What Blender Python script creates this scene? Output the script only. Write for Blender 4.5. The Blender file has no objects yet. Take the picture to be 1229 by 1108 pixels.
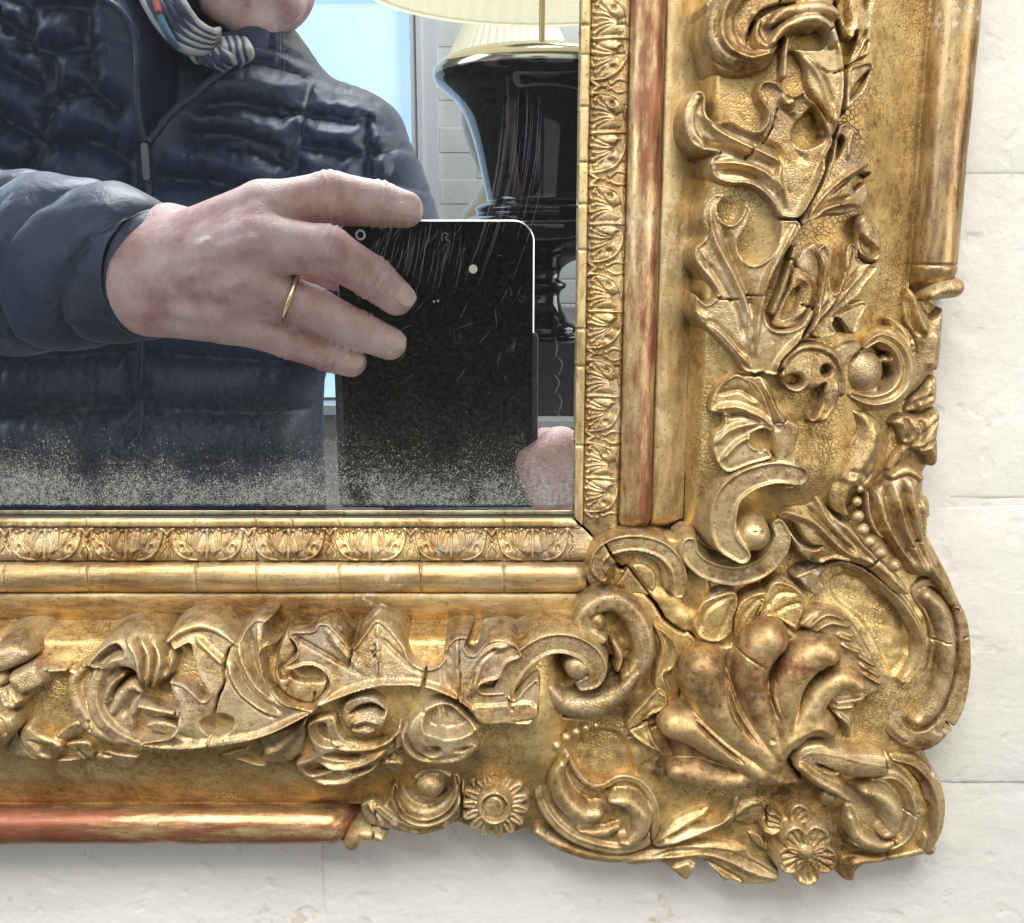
import bpy, math, random
import numpy as np
from mathutils import Matrix, Vector

# ------------------------------------------------------------------ camera, world, lights, exposure
SC = bpy.context.scene
COL = SC.collection
MM = 0.001
F_PX, CX, CY, W_PX = 1200.0, 614.5, 554.0, 1229.0
D_CAM = 222.0                      # millimetres from the lens to the mirror plane
TH = math.radians(12.0)            # the phone looks down a little

cam_d = bpy.data.cameras.new('camera')
cam_d.sensor_width = 36.0
cam_d.sensor_fit = 'HORIZONTAL'
cam_d.lens = 36.0 * F_PX / W_PX
cam_d.clip_start = 0.004
cam_d.clip_end = 60.0
cam = bpy.data.objects.new('camera', cam_d)
COL.objects.link(cam)
cam.location = (0.0, -D_CAM * MM, 0.0)
cam.rotation_euler = (math.radians(90.0) - TH, 0.0, 0.0)
SC.camera = cam

wd = bpy.data.worlds.new('World')
SC.world = wd
wd.use_nodes = True
bg = wd.node_tree.nodes['Background']
bg.inputs[0].default_value = (0.93, 0.96, 1.0, 1.0)
bg.inputs[1].default_value = 0.10

def area(name, loc, target, size, size_y, power, color):
    l = bpy.data.lights.new(name, 'AREA')
    l.shape = 'RECTANGLE'
    l.size, l.size_y = size, size_y
    l.energy = power
    l.color = color
    o = bpy.data.objects.new(name, l)
    COL.objects.link(o)
    o.location = loc
    d = Vector(target) - Vector(loc)
    o.rotation_euler = d.to_track_quat('-Z', 'Y').to_euler()
    return o

area('ceiling_lamp', (-0.12, -0.92, 1.12), (0.02, 0.0, -0.08), 0.80, 0.55, 34.0, (1.0, 0.96, 0.90))
area('left_fill', (-1.15, -0.85, 0.55), (-0.05, -0.1, -0.05), 0.7, 0.9, 12.0, (0.90, 0.96, 1.0))  # added cool fill from the front left; no window stands there
area('right_fill', (1.3, -1.3, 0.15), (0.05, 0.0, -0.08), 0.9, 0.9, 14.0, (1.0, 0.96, 0.90))  # added low fill from the right, softens the shadow under the frame
area('back_wall_fill', (0.5, -1.9, 1.5), (0.2, -2.9, 0.1), 0.6, 0.6, 30.0, (1.0, 0.97, 0.92))  # added unseen light, brightens the back wall

SC.view_settings.view_transform = 'Standard'
SC.view_settings.look = 'None'
SC.view_settings.gamma = 1.0
SC.view_settings.exposure = 0.0
SC.view_settings.use_curve_mapping = False
SC.render.engine = 'CYCLES'
SC.cycles.max_bounces = 6
SC.cycles.diffuse_bounces = 3
SC.cycles.glossy_bounces = 4
SC.cycles.caustics_reflective = False
SC.cycles.caustics_refractive = False
SC.cycles.use_denoising = True
SC.cycles.use_adaptive_sampling = True
SC.cycles.adaptive_threshold = 0.03

# ------------------------------------------------------------------ small helpers
def px(x, y, z=0.0):
    """photo pixel -> (X, Y) in mm on the plane z mm in front of the mirror (negative: mirrored depth)"""
    a = (x - CX) / F_PX
    b = -(y - CY) / F_PX
    fy = math.cos(TH) + b * math.sin(TH)
    fz = -math.sin(TH) + b * math.cos(TH)
    t = (D_CAM - z) / fy
    return a * t, fz * t

def pxs(pts, z):
    return np.array([px(p[0], p[1], z) for p in pts], float)

def real(x, y, s):
    """pixel of something seen in the mirror, s mm in front of the glass -> its real place (metres)"""
    X, Z = px(x, y, -s)
    return Vector((X * MM, -s * MM, Z * MM))

def crop(x0, y0, sc):
    def f(*a):
        return [(x0 + a[i] / sc, y0 + a[i + 1] / sc) for i in range(0, len(a), 2)]
    return f
A = crop(820, 0, 2.995); B = crop(820, 300, 2.995); C = crop(640, 600, 3.414); D = crop(880, 600, 3.461)
E = crop(600, 820, 3.0725); F = crop(860, 820, 3.331); G = crop(0, 720, 3.511); H = crop(320, 720, 3.234)
I = crop(820, 0, 4.916); J = crop(820, 190, 3.957); K = crop(960, 320, 5.538); L = crop(930, 470, 4.430)
M = crop(780, 700, 3.957); N = crop(200, 730, 4.727); O = crop(0, 745, 5.343); P = crop(440, 740, 4.727)
Q = crop(120, 200, 3.0725); R = crop(0, 0, 3.511); S = crop(300, 0, 3.0725)

def catmull(p, closed=False, n=8):
    p = np.asarray(p, float)
    m = len(p)
    if m < 3:
        t = np.linspace(0, 1, n + 1)[:, None]
        return p[0] * (1 - t) + p[-1] * t
    out = []
    segs = m if closed else m - 1
    for i in range(segs):
        if closed:
            a, b, c, d = p[(i - 1) % m], p[i], p[(i + 1) % m], p[(i + 2) % m]
        else:
            a, b, c, d = p[max(i - 1, 0)], p[i], p[i + 1], p[min(i + 2, m - 1)]
        for k in range(n):
            t = k / n
            out.append(0.5 * ((2 * b) + (-a + c) * t + (2 * a - 5 * b + 4 * c - d) * t * t + (-a + 3 * b - 3 * c + d) * t ** 3))
    if not closed:
        out.append(p[-1])
    return np.array(out)

def mesh_obj(name, verts, quads, mat, parent=None, smooth=True, tris=None):
    me = bpy.data.meshes.new(name)
    verts = np.asarray(verts, np.float32)
    faces = []
    nq = 0 if quads is None else len(quads)
    nt = 0 if tris is None else len(tris)
    me.vertices.add(len(verts))
    me.vertices.foreach_set('co', verts.ravel())
    li = np.concatenate([np.asarray(quads, np.int32).ravel() if nq else np.zeros(0, np.int32),
                         np.asarray(tris, np.int32).ravel() if nt else np.zeros(0, np.int32)])
    me.loops.add(len(li))
    me.loops.foreach_set('vertex_index', li.astype(np.int32))
    starts = np.concatenate([np.arange(nq) * 4, nq * 4 + np.arange(nt) * 3]).astype(np.int32)
    me.polygons.add(nq + nt)
    me.polygons.foreach_set('loop_start', starts)
    me.update(calc_edges=True)
    me.validate()
    me.polygons.foreach_set('use_smooth', np.full(len(me.polygons), bool(smooth)))
    if mat is not None:
        me.materials.append(mat)
    return link(name, me, parent)

def link(name, data, parent=None):
    o = bpy.data.objects.new(name, data)
    COL.objects.link(o)
    if parent is not None:
        o.parent = parent
        o.matrix_parent_inverse = Matrix.Translation(-WPOS.get(parent.name, Vector((0, 0, 0))))
    return o
WPOS = {}

def empty(name, loc, label=None, cat=None, parent=None, group=None):
    o = link(name, None, parent)
    o.location = loc
    o.empty_display_size = 0.01
    WPOS[o.name] = Vector(loc)
    if label:
        o['label'] = label
        o['category'] = cat
    if group:
        o['group'] = group
    return o

def tag(o, label=None, cat=None, group=None, kind=None):
    if label: o['label'] = label
    if cat: o['category'] = cat
    if group: o['group'] = group
    if kind: o['kind'] = kind
    return o

def smax(a, b, k):
    h = np.clip(0.5 + 0.5 * (a - b) / k, 0, 1)
    return b * (1 - h) + a * h + k * h * (1 - h)

RNG = np.random.RandomState(7)
_W = [(RNG.uniform(0, 2 * np.pi), RNG.uniform(0.25, 2.6), RNG.uniform(0, 6.28)) for _ in range(28)]
def wob(X, Y):
    r = 0
    for a, f, p in _W:
        r = r + np.sin((X * math.cos(a) + Y * math.sin(a)) * f + p) / (0.6 + f)
    return r / 9.0

# ------------------------------------------------------------------ materials
def nodes(name):
    m = bpy.data.materials.new(name)
    m.use_nodes = True
    nt = m.node_tree
    return m, nt, nt.nodes['Principled BSDF']

def N_(nt, t, **kw):
    n = nt.nodes.new(t)
    for k, v in kw.items():
        if k.startswith('i_'):
            n.inputs[k[2:].replace('_', ' ')].default_value = v
        else:
            setattr(n, k, v)
    return n

def noise(nt, vec, scale, detail=4.0, rough=0.55, dist=0.0):
    n = N_(nt, 'ShaderNodeTexNoise')
    n.inputs['Scale'].default_value = scale
    n.inputs['Detail'].default_value = detail
    n.inputs['Roughness'].default_value = rough
    n.inputs['Distortion'].default_value = dist
    if vec is not None:
        nt.links.new(vec, n.inputs['Vector'])
    return n.outputs[0]

def ramp(nt, fac, stops):
    r = N_(nt, 'ShaderNodeValToRGB')
    el = r.color_ramp.elements
    while len(el) < len(stops):
        el.new(0.5)
    for e, (p, c) in zip(el, stops):
        e.position = p
        e.color = (c[0], c[1], c[2], 1.0) if isinstance(c, (tuple, list)) else (c, c, c, 1.0)
    nt.links.new(fac, r.inputs[0])
    return r.outputs[0]

def mix(nt, fac, a, b, mode='MIX'):
    n = N_(nt, 'ShaderNodeMixRGB', blend_type=mode)
    for s, v in ((0, fac), (1, a), (2, b)):
        if isinstance(v, (int, float)):
            n.inputs[s].default_value = v
        elif isinstance(v, tuple):
            n.inputs[s].default_value = (v[0], v[1], v[2], 1.0)
        else:
            nt.links.new(v, n.inputs[s])
    return n.outputs[0]

def mth(nt, op, a, b=0.0):
    n = N_(nt, 'ShaderNodeMath', operation=op)
    for s, v in ((0, a), (1, b)):
        if isinstance(v, (int, float)):
            n.inputs[s].default_value = v
        else:
            nt.links.new(v, n.inputs[s])
    return n.outputs[0]

def bump(nt, bsdf, h, dist, strength=1.0, prev=None):
    b = N_(nt, 'ShaderNodeBump')
    b.inputs['Distance'].default_value = dist
    b.inputs['Strength'].default_value = strength
    nt.links.new(h, b.inputs['Height'])
    if prev is not None:
        nt.links.new(prev, b.inputs['Normal'])
    if bsdf is not None:
        nt.links.new(b.outputs[0], bsdf.inputs['Normal'])
    return b.outputs[0]

def coord(nt, kind='pos', stretch=None):
    if kind == 'pos':
        v = N_(nt, 'ShaderNodeNewGeometry').outputs['Position']
    else:
        v = N_(nt, 'ShaderNodeTexCoord').outputs['Object']
    if stretch:
        mp = N_(nt, 'ShaderNodeMapping')
        mp.inputs['Scale'].default_value = stretch
        nt.links.new(v, mp.inputs['Vector'])
        v = mp.outputs[0]
    return v

def gold(name, gesso=0.7, grime=0.24, dark=(0.19, 0.10, 0.036), mid=(0.48, 0.32, 0.135), light=(0.73, 0.565, 0.295), dust=0.38, red=0.0, crackle=0.6,
         rough=0.42, metal=0.74, stretch=None, cell=1250.0, shift=0.0, dustc=(0.43, 0.37, 0.29)):
    m, nt, b = nodes(name)
    v = coord(nt, 'pos', stretch)
    v0 = coord(nt, 'pos')
    big = noise(nt, v, 55, 4, 0.62)
    fine = noise(nt, v, 520, 3, 0.7)
    f = mth(nt, 'ADD', mth(nt, 'MULTIPLY', big, 0.62), mth(nt, 'MULTIPLY', fine, 0.42))
    f = mth(nt, 'ADD', f, shift)
    c = ramp(nt, f, [(0.38, dark), (0.50, mid), (0.63, light)])
    # lines of the craquelure hold old dark varnish
    vd = N_(nt, 'ShaderNodeTexVoronoi', feature='DISTANCE_TO_EDGE')
    vd.inputs['Scale'].default_value = cell
    wv = N_(nt, 'ShaderNodeVectorMath', operation='ADD')
    nw = N_(nt, 'ShaderNodeTexNoise'); nw.inputs['Scale'].default_value = 700
    nt.links.new(v0, nw.inputs['Vector'])
    sc = N_(nt, 'ShaderNodeVectorMath', operation='SCALE'); sc.inputs['Scale'].default_value = 0.0009
    nt.links.new(nw.outputs['Color'], sc.inputs[0])
    nt.links.new(v0, wv.inputs[0]); nt.links.new(sc.outputs[0], wv.inputs[1])
    nt.links.new(wv.outputs[0], vd.inputs['Vector'])
    line = ramp(nt, vd.outputs['Distance'], [(0.0, 1.0), (0.05, 0.6), (0.11, 0.0)])
    where = ramp(nt, noise(nt, v0, 70, 3, 0.6), [(0.40, 0.0), (0.62, 1.0)])
    line = mth(nt, 'MULTIPLY', mth(nt, 'MULTIPLY', line, where), crackle)
    c = mix(nt, mth(nt, 'MULTIPLY', line, 0.8), c, (0.10, 0.05, 0.015))
    # dull dust film in irregular patches
    dm = ramp(nt, mth(nt, 'ADD', mth(nt, 'MULTIPLY', noise(nt, v0, 95, 4, 0.68), 0.75), mth(nt, 'MULTIPLY', noise(nt, v0, 900, 3, 0.6), 0.25)),
              [(0.44, 0.0), (0.62, 1.0)])
    dm = mth(nt, 'MULTIPLY', dm, dust)
    c = mix(nt, dm, c, dustc)
    met = mth(nt, 'SUBTRACT', metal, mth(nt, 'MULTIPLY', dm, 0.5))
    # small dark specks
    sp = ramp(nt, noise(nt, v0, 1500, 2, 0.5), [(0.62, 0.0), (0.70, 1.0)])
    sp = mth(nt, 'MULTIPLY', sp, 0.6)
    c = mix(nt, sp, c, (0.09, 0.05, 0.02))
    gr = ramp(nt, mth(nt, 'ADD', mth(nt, 'MULTIPLY', noise(nt, v0, 130, 5, 0.66), 0.7), mth(nt, 'MULTIPLY', noise(nt, v0, 26, 2, 0.5), 0.3)), [(0.50, 0.0), (0.60, 1.0)])
    c = mix(nt, mth(nt, 'MULTIPLY', gr, grime), c, (0.105, 0.06, 0.028))
    ges = mth(nt, 'MULTIPLY', ramp(nt, noise(nt, v0, 48, 3, 0.6), [(0.60, 0.0), (0.64, 1.0)]), ramp(nt, noise(nt, v0, 480, 3, 0.65), [(0.55, 0.0), (0.60, 1.0)]))
    c = mix(nt, mth(nt, 'MULTIPLY', ges, gesso), c, (0.66, 0.57, 0.43))
    met = mth(nt, 'SUBTRACT', met, mth(nt, 'MULTIPLY', ges, 0.5 * gesso))
    if red > 0:
        rm = ramp(nt, mth(nt, 'ADD', mth(nt, 'MULTIPLY', noise(nt, v, 38, 4, 0.6), 0.6), mth(nt, 'MULTIPLY', noise(nt, v, 420, 4, 0.7), 0.4)),
                  [(0.56 - 0.2 * red, 0.0), (0.66 - 0.2 * red, 1.0)])
        rm = mth(nt, 'MULTIPLY', rm, 0.85)
        c = mix(nt, rm, c, (0.21, 0.05, 0.03))
        met = mth(nt, 'SUBTRACT', met, mth(nt, 'MULTIPLY', rm, 0.25))
    nt.links.new(c, b.inputs['Base Color'])
    nt.links.new(met, b.inputs['Metallic'])
    rr = mth(nt, 'ADD', rough - 0.1, mth(nt, 'MULTIPLY', fine, 0.28))
    nt.links.new(rr, b.inputs['Roughness'])
    h = mth(nt, 'SUBTRACT', mth(nt, 'MULTIPLY', fine, 0.8), mth(nt, 'MULTIPLY', line, 1.0))
    h = mth(nt, 'ADD', h, mth(nt, 'MULTIPLY', noise(nt, v0, 190, 3, 0.5), 0.8))
    bump(nt, b, h, 0.00024, 0.5)
    return m

GOLD = gold('gilt_compo', red=-0.0)
GOLD_DULL = gold('gilt_compo_dusty', dust=0.6, shift=-0.01)
GOLD_PANEL = gold('gilt_ground', grime=0.3, mid=(0.56, 0.365, 0.13), light=(0.80, 0.595, 0.265), dust=0.12, crackle=0.8, cell=1050.0, shift=0.03, metal=0.74)
GOLD_SHELL = gold('burnished_gilt', grime=0.3, gesso=0.15, dark=(0.22, 0.12, 0.05), mid=(0.52, 0.345, 0.145), light=(0.74, 0.56, 0.29), dust=0.15, red=0.04, crackle=0.0, rough=0.48, metal=0.75, shift=0.0)
GOLD_TORUS_R = gold('worn_gilt_upright', dust=0.25, red=0.42, crackle=0.0, rough=0.36, stretch=(1, 1, 0.22), shift=0.04)
GOLD_TORUS_B = gold('worn_gilt_level', dust=0.35, red=0.05, crackle=0.15, rough=0.40, stretch=(0.12, 1, 1))
GOLD_BAND_R = gold('gilt_band_upright', dust=0.18, crackle=0.0, rough=0.5, stretch=(1, 1, 0.3), shift=0.05)
GOLD_BAND_B = gold('gilt_band_level', dust=0.25, crackle=0.1, rough=0.5, stretch=(0.3, 1, 1), shift=-0.02)
GOLD_BEAD_R = gold('gilt_outer_bead_upright', dust=0.30, red=-1.0, crackle=0.0, rough=0.36, stretch=(1, 1, 0.25), shift=0.02)
GOLD_BEAD_B = gold('red_worn_outer_bead', dust=0.12, red=0.80, crackle=0.0, rough=0.34, stretch=(0.18, 1, 1), shift=0.02)

# ------------------------------------------------------------------ relief modelling engine (mm, frame plane)
SX, SY = 14.1, -59.6          # sight corner: right and bottom edges of the visible glass
GO = np.array([0, 20, 28, 36, 44, 52, 62, 70, 76, 90], float)
GZ = np.array([6, 9.5, 12, 14, 15.3, 14.5, 10.5, 6.5, 4.5, 3.0], float)
def ground(X, Y):
    o = np.maximum(X - SX, SY - Y)
    return np.interp(o, GO, GZ)

CRACKS = []     # (pixel polyline, half width px, depth mm)

def seg_dist(X, Y, pts):
    """distance to an open polyline, running parameter 0..1 and signed side"""
    best = np.full(X.shape, 1e9); par = np.zeros(X.shape); side = np.ones(X.shape)
    n = len(pts) - 1
    for i in range(n):
        ax, ay = pts[i]; bx, by = pts[i + 1]
        dx, dy = bx - ax, by - ay
        l2 = dx * dx + dy * dy + 1e-12
        t = np.clip(((X - ax) * dx + (Y - ay) * dy) / l2, 0, 1)
        ex = X - ax - t * dx; ey = Y - ay - t * dy
        d = ex * ex + ey * ey
        mk = d < best
        best = np.where(mk, d, best)
        par = np.where(mk, (i + t) / n, par)
        side = np.where(mk, np.sign(dx * ey - dy * ex), side)
    return np.sqrt(best), par, side

def poly_sdf(X, Y, pts):
    best = np.full(X.shape, 1e9); ins = np.zeros(X.shape, bool)
    n = len(pts)
    for i in range(n):
        ax, ay = pts[i]; bx, by = pts[(i + 1) % n]
        dx, dy = bx - ax, by - ay
        l2 = dx * dx + dy * dy + 1e-12
        t = np.clip(((X - ax) * dx + (Y - ay) * dy) / l2, 0, 1)
        d = (X - ax - t * dx) ** 2 + (Y - ay - t * dy) ** 2
        best = np.minimum(best, d)
        if abs(dy) > 1e-12:
            c = ((ay > Y) != (by > Y)) & (X < dx * (Y - ay) / dy + ax)
            ins ^= c
    s = np.sqrt(best)
    return np.where(ins, s, -s)

class Orn:
    """one carved piece, modelled as a relief on the frame plane"""
    def __init__(self, name, zn=18.0, rel=True, mat=None, k=0.5, grid=0.27, cut=10.0, steep=8.0, off=0.0, label=None):
        self.name, self.zn, self.rel, self.mat, self.k, self.grid, self.cut, self.steep, self.off = name, zn, rel, mat or GOLD, k, grid, cut, steep, off
        if rel: self.zn -= 3.0
        self.ops = []; self.box = []; self.zmin = 1e9; self.label = label
    def mp(self, pts):
        a = pxs(pts, self.zn)
        return a
    def sc(self, pts):
        c = np.mean(np.asarray(pts, float), axis=0)
        a = px(c[0], c[1], self.zn); b = px(c[0] + 1, c[1], self.zn)
        return b[0] - a[0]
    def P(self, pts, z=-1.0, h=3.2, e=6, dome=0.0, dw=20, rim=0.0, rw=5, tilt=None, k=None, smooth=True):
        q = self.mp(pts); s = self.sc(pts)
        poly = catmull(q, True, 5) if smooth else q
        self.box.append(poly); self.zmin = min(self.zmin, z)
        c = poly.mean(axis=0)
        def f(X, Y, Hh):
            d = poly_sdf(X, Y, poly)
            u = np.clip(d / (0.72 * e * s), 0, 1)
            v = z + h * np.sqrt(1 - (1 - u) ** 2)
            if dome:
                w = np.clip(d / (dw * s), 0, 1)
                v = v + dome * (1 - (1 - w) ** 2)
            if rim:
                v = v + rim * np.clip(1 - np.abs(d - 0.85 * rw * s) / (0.85 * rw * s), 0, 1)
            if tilt:
                v = v + tilt[0] * (X - c[0]) + tilt[1] * (Y - c[1])
            v = np.where(d < 0, z + d * self.steep, v)
            return smax(Hh, v, k or self.k)
        self.ops.append(f)
        return self
    def S(self, pts, w, z=0.0, h=3.0, fl=0, band=False, pw=2.2, k=None, amp=0.28, closed=False, h1=None, z1=None):
        q = self.mp(pts); s = self.sc(pts)
        n = len(pts)
        w = list(w) if isinstance(w, (list, tuple)) else [w] * n
        line = catmull(q, closed, 7)
        wl = np.interp(np.linspace(0, 1, 60), np.linspace(0, 1, len(w)), np.array(w, float) * s)
        m = max(w) * s
        self.box.append(np.vstack([line - m, line + m])); self.zmin = min(self.zmin, z, z if z1 is None else z1)
        def f(X, Y, Hh):
            d, par, sd = seg_dist(X, Y, line)
            ww = np.interp(par, np.linspace(0, 1, 60), wl)
            hh = h if h1 is None else h + (h1 - h) * par
            zz = z if z1 is None else z + (z1 - z) * par
            t = np.clip(d / ww, 0, 1)
            if band:
                pr = 0.72 * np.sqrt(np.clip(1 - t ** 6, 0, 1)) + 0.28 * np.exp(-((t - 0.78) / 0.13) ** 2) * (1 - t ** 8)
            else:
                pr = (1 - t ** pw) ** (1.0 / pw)
            if fl:
                tt = t * sd
                pr = pr * (1 - amp * (0.5 - 0.5 * np.cos(math.pi * fl * (tt + 1))) ** 0.7 )
            v = zz + hh * pr
            v = np.where(d > ww, zz - (d - ww) * self.steep, v)
            return smax(Hh, v, k or self.k)
        self.ops.append(f)
        return self
    def ball(self, c, r, z=0.0, k=None, flat=1.0):
        q = self.mp([c])[0]; rr = r * self.sc([c])
        self.box.append(np.array([q - rr, q + rr])); self.zmin = min(self.zmin, z)
        def f(X, Y, Hh):
            d = np.hypot(X - q[0], Y - q[1])
            v = z + flat * np.sqrt(np.clip(rr * rr - d * d, 0, None))
            v = np.where(d > rr, z - (d - rr) * self.steep, v)
            return smax(Hh, v, k or 0.25)
        self.ops.append(f)
        return self
    def Gv(self, pts, w=2.0, d=1.0, add=False):
        """groove (or ridge when add) along a line"""
        q = self.mp(pts); s = self.sc(pts)
        line = catmull(q, False, 6)
        def f(X, Y, Hh):
            dd, par, sd = seg_dist(X, Y, line)
            tp = np.clip(np.minimum(par, 1 - par) * 5 + 0.15, 0, 1)
            g = d * np.clip(1 - dd / (1.55 * w * s * (0.4 + 0.6 * tp)), 0, 1) ** 1.15 * tp
            return Hh + g if add else Hh - g
        self.ops.append(f)
        return self
    def Rd(self, pts, w=3.0, h=1.0):
        return self.Gv(pts, w, h, True)
    def pit(self, pts, d=4.0, e=4):
        q = self.mp(pts); s = self.sc(pts)
        poly = catmull(q, True, 5)
        def f(X, Y, Hh):
            u = np.clip(poly_sdf(X, Y, poly) / (e * s), 0, 1)
            return Hh - d * u * u * (3 - 2 * u)
        self.ops.append(f)
        return self
    def holes(self, *cs, d=3.0):
        for (c, rx, ry) in cs:
            a = np.linspace(0, 2 * np.pi, 12, endpoint=False)
            self.pit([(c[0] + rx * math.cos(t), c[1] + ry * math.sin(t)) for t in a], d, min(rx, ry) * 0.8)
        return self
    def build(self, parent, rough=0.13):
        pts = np.vstack(self.box)
        mg = 1.6
        x0, y0 = pts.min(axis=0) - mg; x1, y1 = pts.max(axis=0) + mg
        nx = int((x1 - x0) / self.grid) + 2; ny = int((y1 - y0) / self.grid) + 2
        xs = x0 + np.arange(nx) * self.grid; ys = y0 + np.arange(ny) * self.grid
        X, Y = np.meshgrid(xs, ys)
        Hh = np.full(X.shape, -60.0)
        for f in self.ops:
            Hh = f(X, Y, Hh)
        Hh = Hh + rough * wob(X, Y) + 0.05 * wob(X * 3.1 + 5, Y * 3.1)
        for (cp, cw, cd) in CRACKS:
            q = self.mp(cp)
            if q[:, 0].max() < x0 or q[:, 0].min() > x1 or q[:, 1].max() < y0 or q[:, 1].min() > y1:
                continue
            rr = np.random.RandomState(len(cp) * 31 + int(cp[0][0]))
            fine = catmull(q, False, 4) if len(q) < 3 else np.vstack([np.linspace(q[i], q[i + 1], 4)[:-1] for i in range(len(q) - 1)] + [q[-1:]])
            jit = rr.uniform(-0.16, 0.16, fine.shape); jit[0] = jit[-1] = 0
            dd, par, sd = seg_dist(X, Y, fine + jit)
            s = self.sc(cp)
            tp = np.clip(np.minimum(par, 1 - par) * 4 + 0.25, 0, 1)
            Hh = Hh - cd * tp * np.exp(-(dd / (cw * s * tp)) ** 4)
        zc = self.zmin - self.cut
        if self.rel:
            g = ground(X, Y)
            keep = Hh > zc
            Z = np.maximum(Hh, zc) * 1.08 + g + self.off
        else:
            keep = Hh > zc
            Z = np.maximum(Hh, zc) + self.off
        fk = keep[:-1, :-1] | keep[1:, :-1] | keep[:-1, 1:] | keep[1:, 1:]
        idx = np.arange(nx * ny).reshape(ny, nx)
        qd = np.stack([idx[:-1, :-1][fk], idx[:-1, 1:][fk], idx[1:, 1:][fk], idx[1:, :-1][fk]], axis=1)
        used, inv = np.unique(qd.ravel(), return_inverse=True)
        V = np.stack([X.ravel()[used] * MM, -Z.ravel()[used] * MM, Y.ravel()[used] * MM], axis=1)
        o = mesh_obj(self.name, V, inv.reshape(-1, 4), self.mat, parent)
        if self.label:
            o['label'] = self.label
        return o

# ------------------------------------------------------------------ the wall (painted brick) behind the frame
ZW = -9.0                     # wall face, mm behind the mirror plane
def wall_paint(name, col=(0.655, 0.645, 0.61), kind='pos'):
    m, nt, b = nodes(name)
    v = coord(nt, 'pos')
    c = ramp(nt, noise(nt, v, 9, 5, 0.6), [(0.35, tuple(x * 0.93 for x in col)), (0.62, col)])
    st = ramp(nt, noise(nt, v, 34, 7, 0.7), [(0.60, 0.0), (0.72, 1.0)])
    c = mix(nt, mth(nt, 'MULTIPLY', st, 0.35), c, (0.55, 0.52, 0.46))
    sp = ramp(nt, noise(nt, v, 210, 4, 0.6), [(0.72, 0.0), (0.78, 1.0)])
    c = mix(nt, mth(nt, 'MULTIPLY', sp, 0.4), c, (0.42, 0.38, 0.33))
    chip = mth(nt, 'MULTIPLY', ramp(nt, noise(nt, v, 60, 3, 0.6), [(0.66, 0.0), (0.68, 1.0)]), ramp(nt, noise(nt, v, 300, 2, 0.6), [(0.56, 0.0), (0.60, 1.0)]))
    c = mix(nt, mth(nt, 'MULTIPLY', chip, 0.5), c, (0.50, 0.37, 0.27))
    nt.links.new(c, b.inputs['Base Color'])
    b.inputs['Roughness'].default_value = 0.62
    h = mth(nt, 'ADD', mth(nt, 'MULTIPLY', noise(nt, v, 45, 5, 0.55), 1.0), mth(nt, 'MULTIPLY', noise(nt, v, 260, 4, 0.6), 0.28))
    dent = ramp(nt, noise(nt, v, 120, 2, 0.4), [(0.60, 1.0), (0.70, 0.0)])
    h = mth(nt, 'ADD', h, mth(nt, 'MULTIPLY', dent, 0.22))
    bump(nt, b, h, 0.0016, 0.65)
    return m
WALL = wall_paint('painted_brick')

def brick_mesh(name, w, h, t, mat, seed, bev=5.0, n=(22, 9), amp=0.55):
    """front face with worn, rounded arrises; local origin at the centre of the face"""
    rr = np.random.RandomState(seed)
    ph = rr.uniform(0, 40, 2)
    def axis(L, n):
        a = np.linspace(-L / 2 + bev, L / 2 - bev, n)
        return np.concatenate([[-L / 2, -L / 2 + bev * 0.35], a, [L / 2 - bev * 0.35, L / 2]])
    xs, ys = axis(w, n[0]), axis(h, n[1])
    X, Y = np.meshgrid(xs, ys)
    d = np.minimum(w / 2 - np.abs(X), h / 2 - np.abs(Y))
    u = np.clip(d / bev, 0, 1)
    Z = 0.34 * (u * u * (3 - 2 * u)) - 0.34 + u * amp * wob((X + ph[0] * 9) * 0.16, (Y + ph[1] * 9) * 0.16) * 1.4
    Xj = X + 0.5 * wob(Y * 0.3 + ph[0], X * 0.1) * (1 - u); Yj = Y + 0.5 * wob(X * 0.25 + ph[1], Y * 0.1) * (1 - u)
    ny, nx = X.shape
    V = np.stack([Xj.ravel() * MM, -Z.ravel() * MM, Yj.ravel() * MM], 1)
    idx = np.arange(nx * ny).reshape(ny, nx)
    q = np.stack([idx[:-1, :-1].ravel(), idx[:-1, 1:].ravel(), idx[1:, 1:].ravel(), idx[1:, :-1].ravel()], 1)
    # side skirts back into the mortar
    ring = np.concatenate([idx[0, :], idx[1:, -1], idx[-1, -2::-1], idx[-2:0:-1, 0]])
    b0 = len(V)
    back = V[ring].copy(); back[:, 1] += t * MM
    V = np.vstack([V, back])
    m = len(ring)
    sk = np.array([[ring[(i + 1) % m], ring[i], b0 + i, b0 + (i + 1) % m] for i in range(m)])
    o = mesh_obj(name, V, np.vstack([q, sk]), mat)
    COL.objects.unlink(o)
    me = o.data
    bpy.data.objects.remove(o)
    return me

def box_mesh(name, lo, hi, mat, parent=None, smooth=False):
    x0, y0, z0 = lo; x1, y1, z1 = hi
    V = [(x0, y0, z0), (x1, y0, z0), (x1, y1, z0), (x0, y1, z0), (x0, y0, z1), (x1, y0, z1), (x1, y1, z1), (x0, y1, z1)]
    q = [(0, 3, 2, 1), (4, 5, 6, 7), (0, 1, 5, 4), (1, 2, 6, 5), (2, 3, 7, 6), (3, 0, 4, 7)]
    return mesh_obj(name, V, q, mat, parent, smooth)

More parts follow.
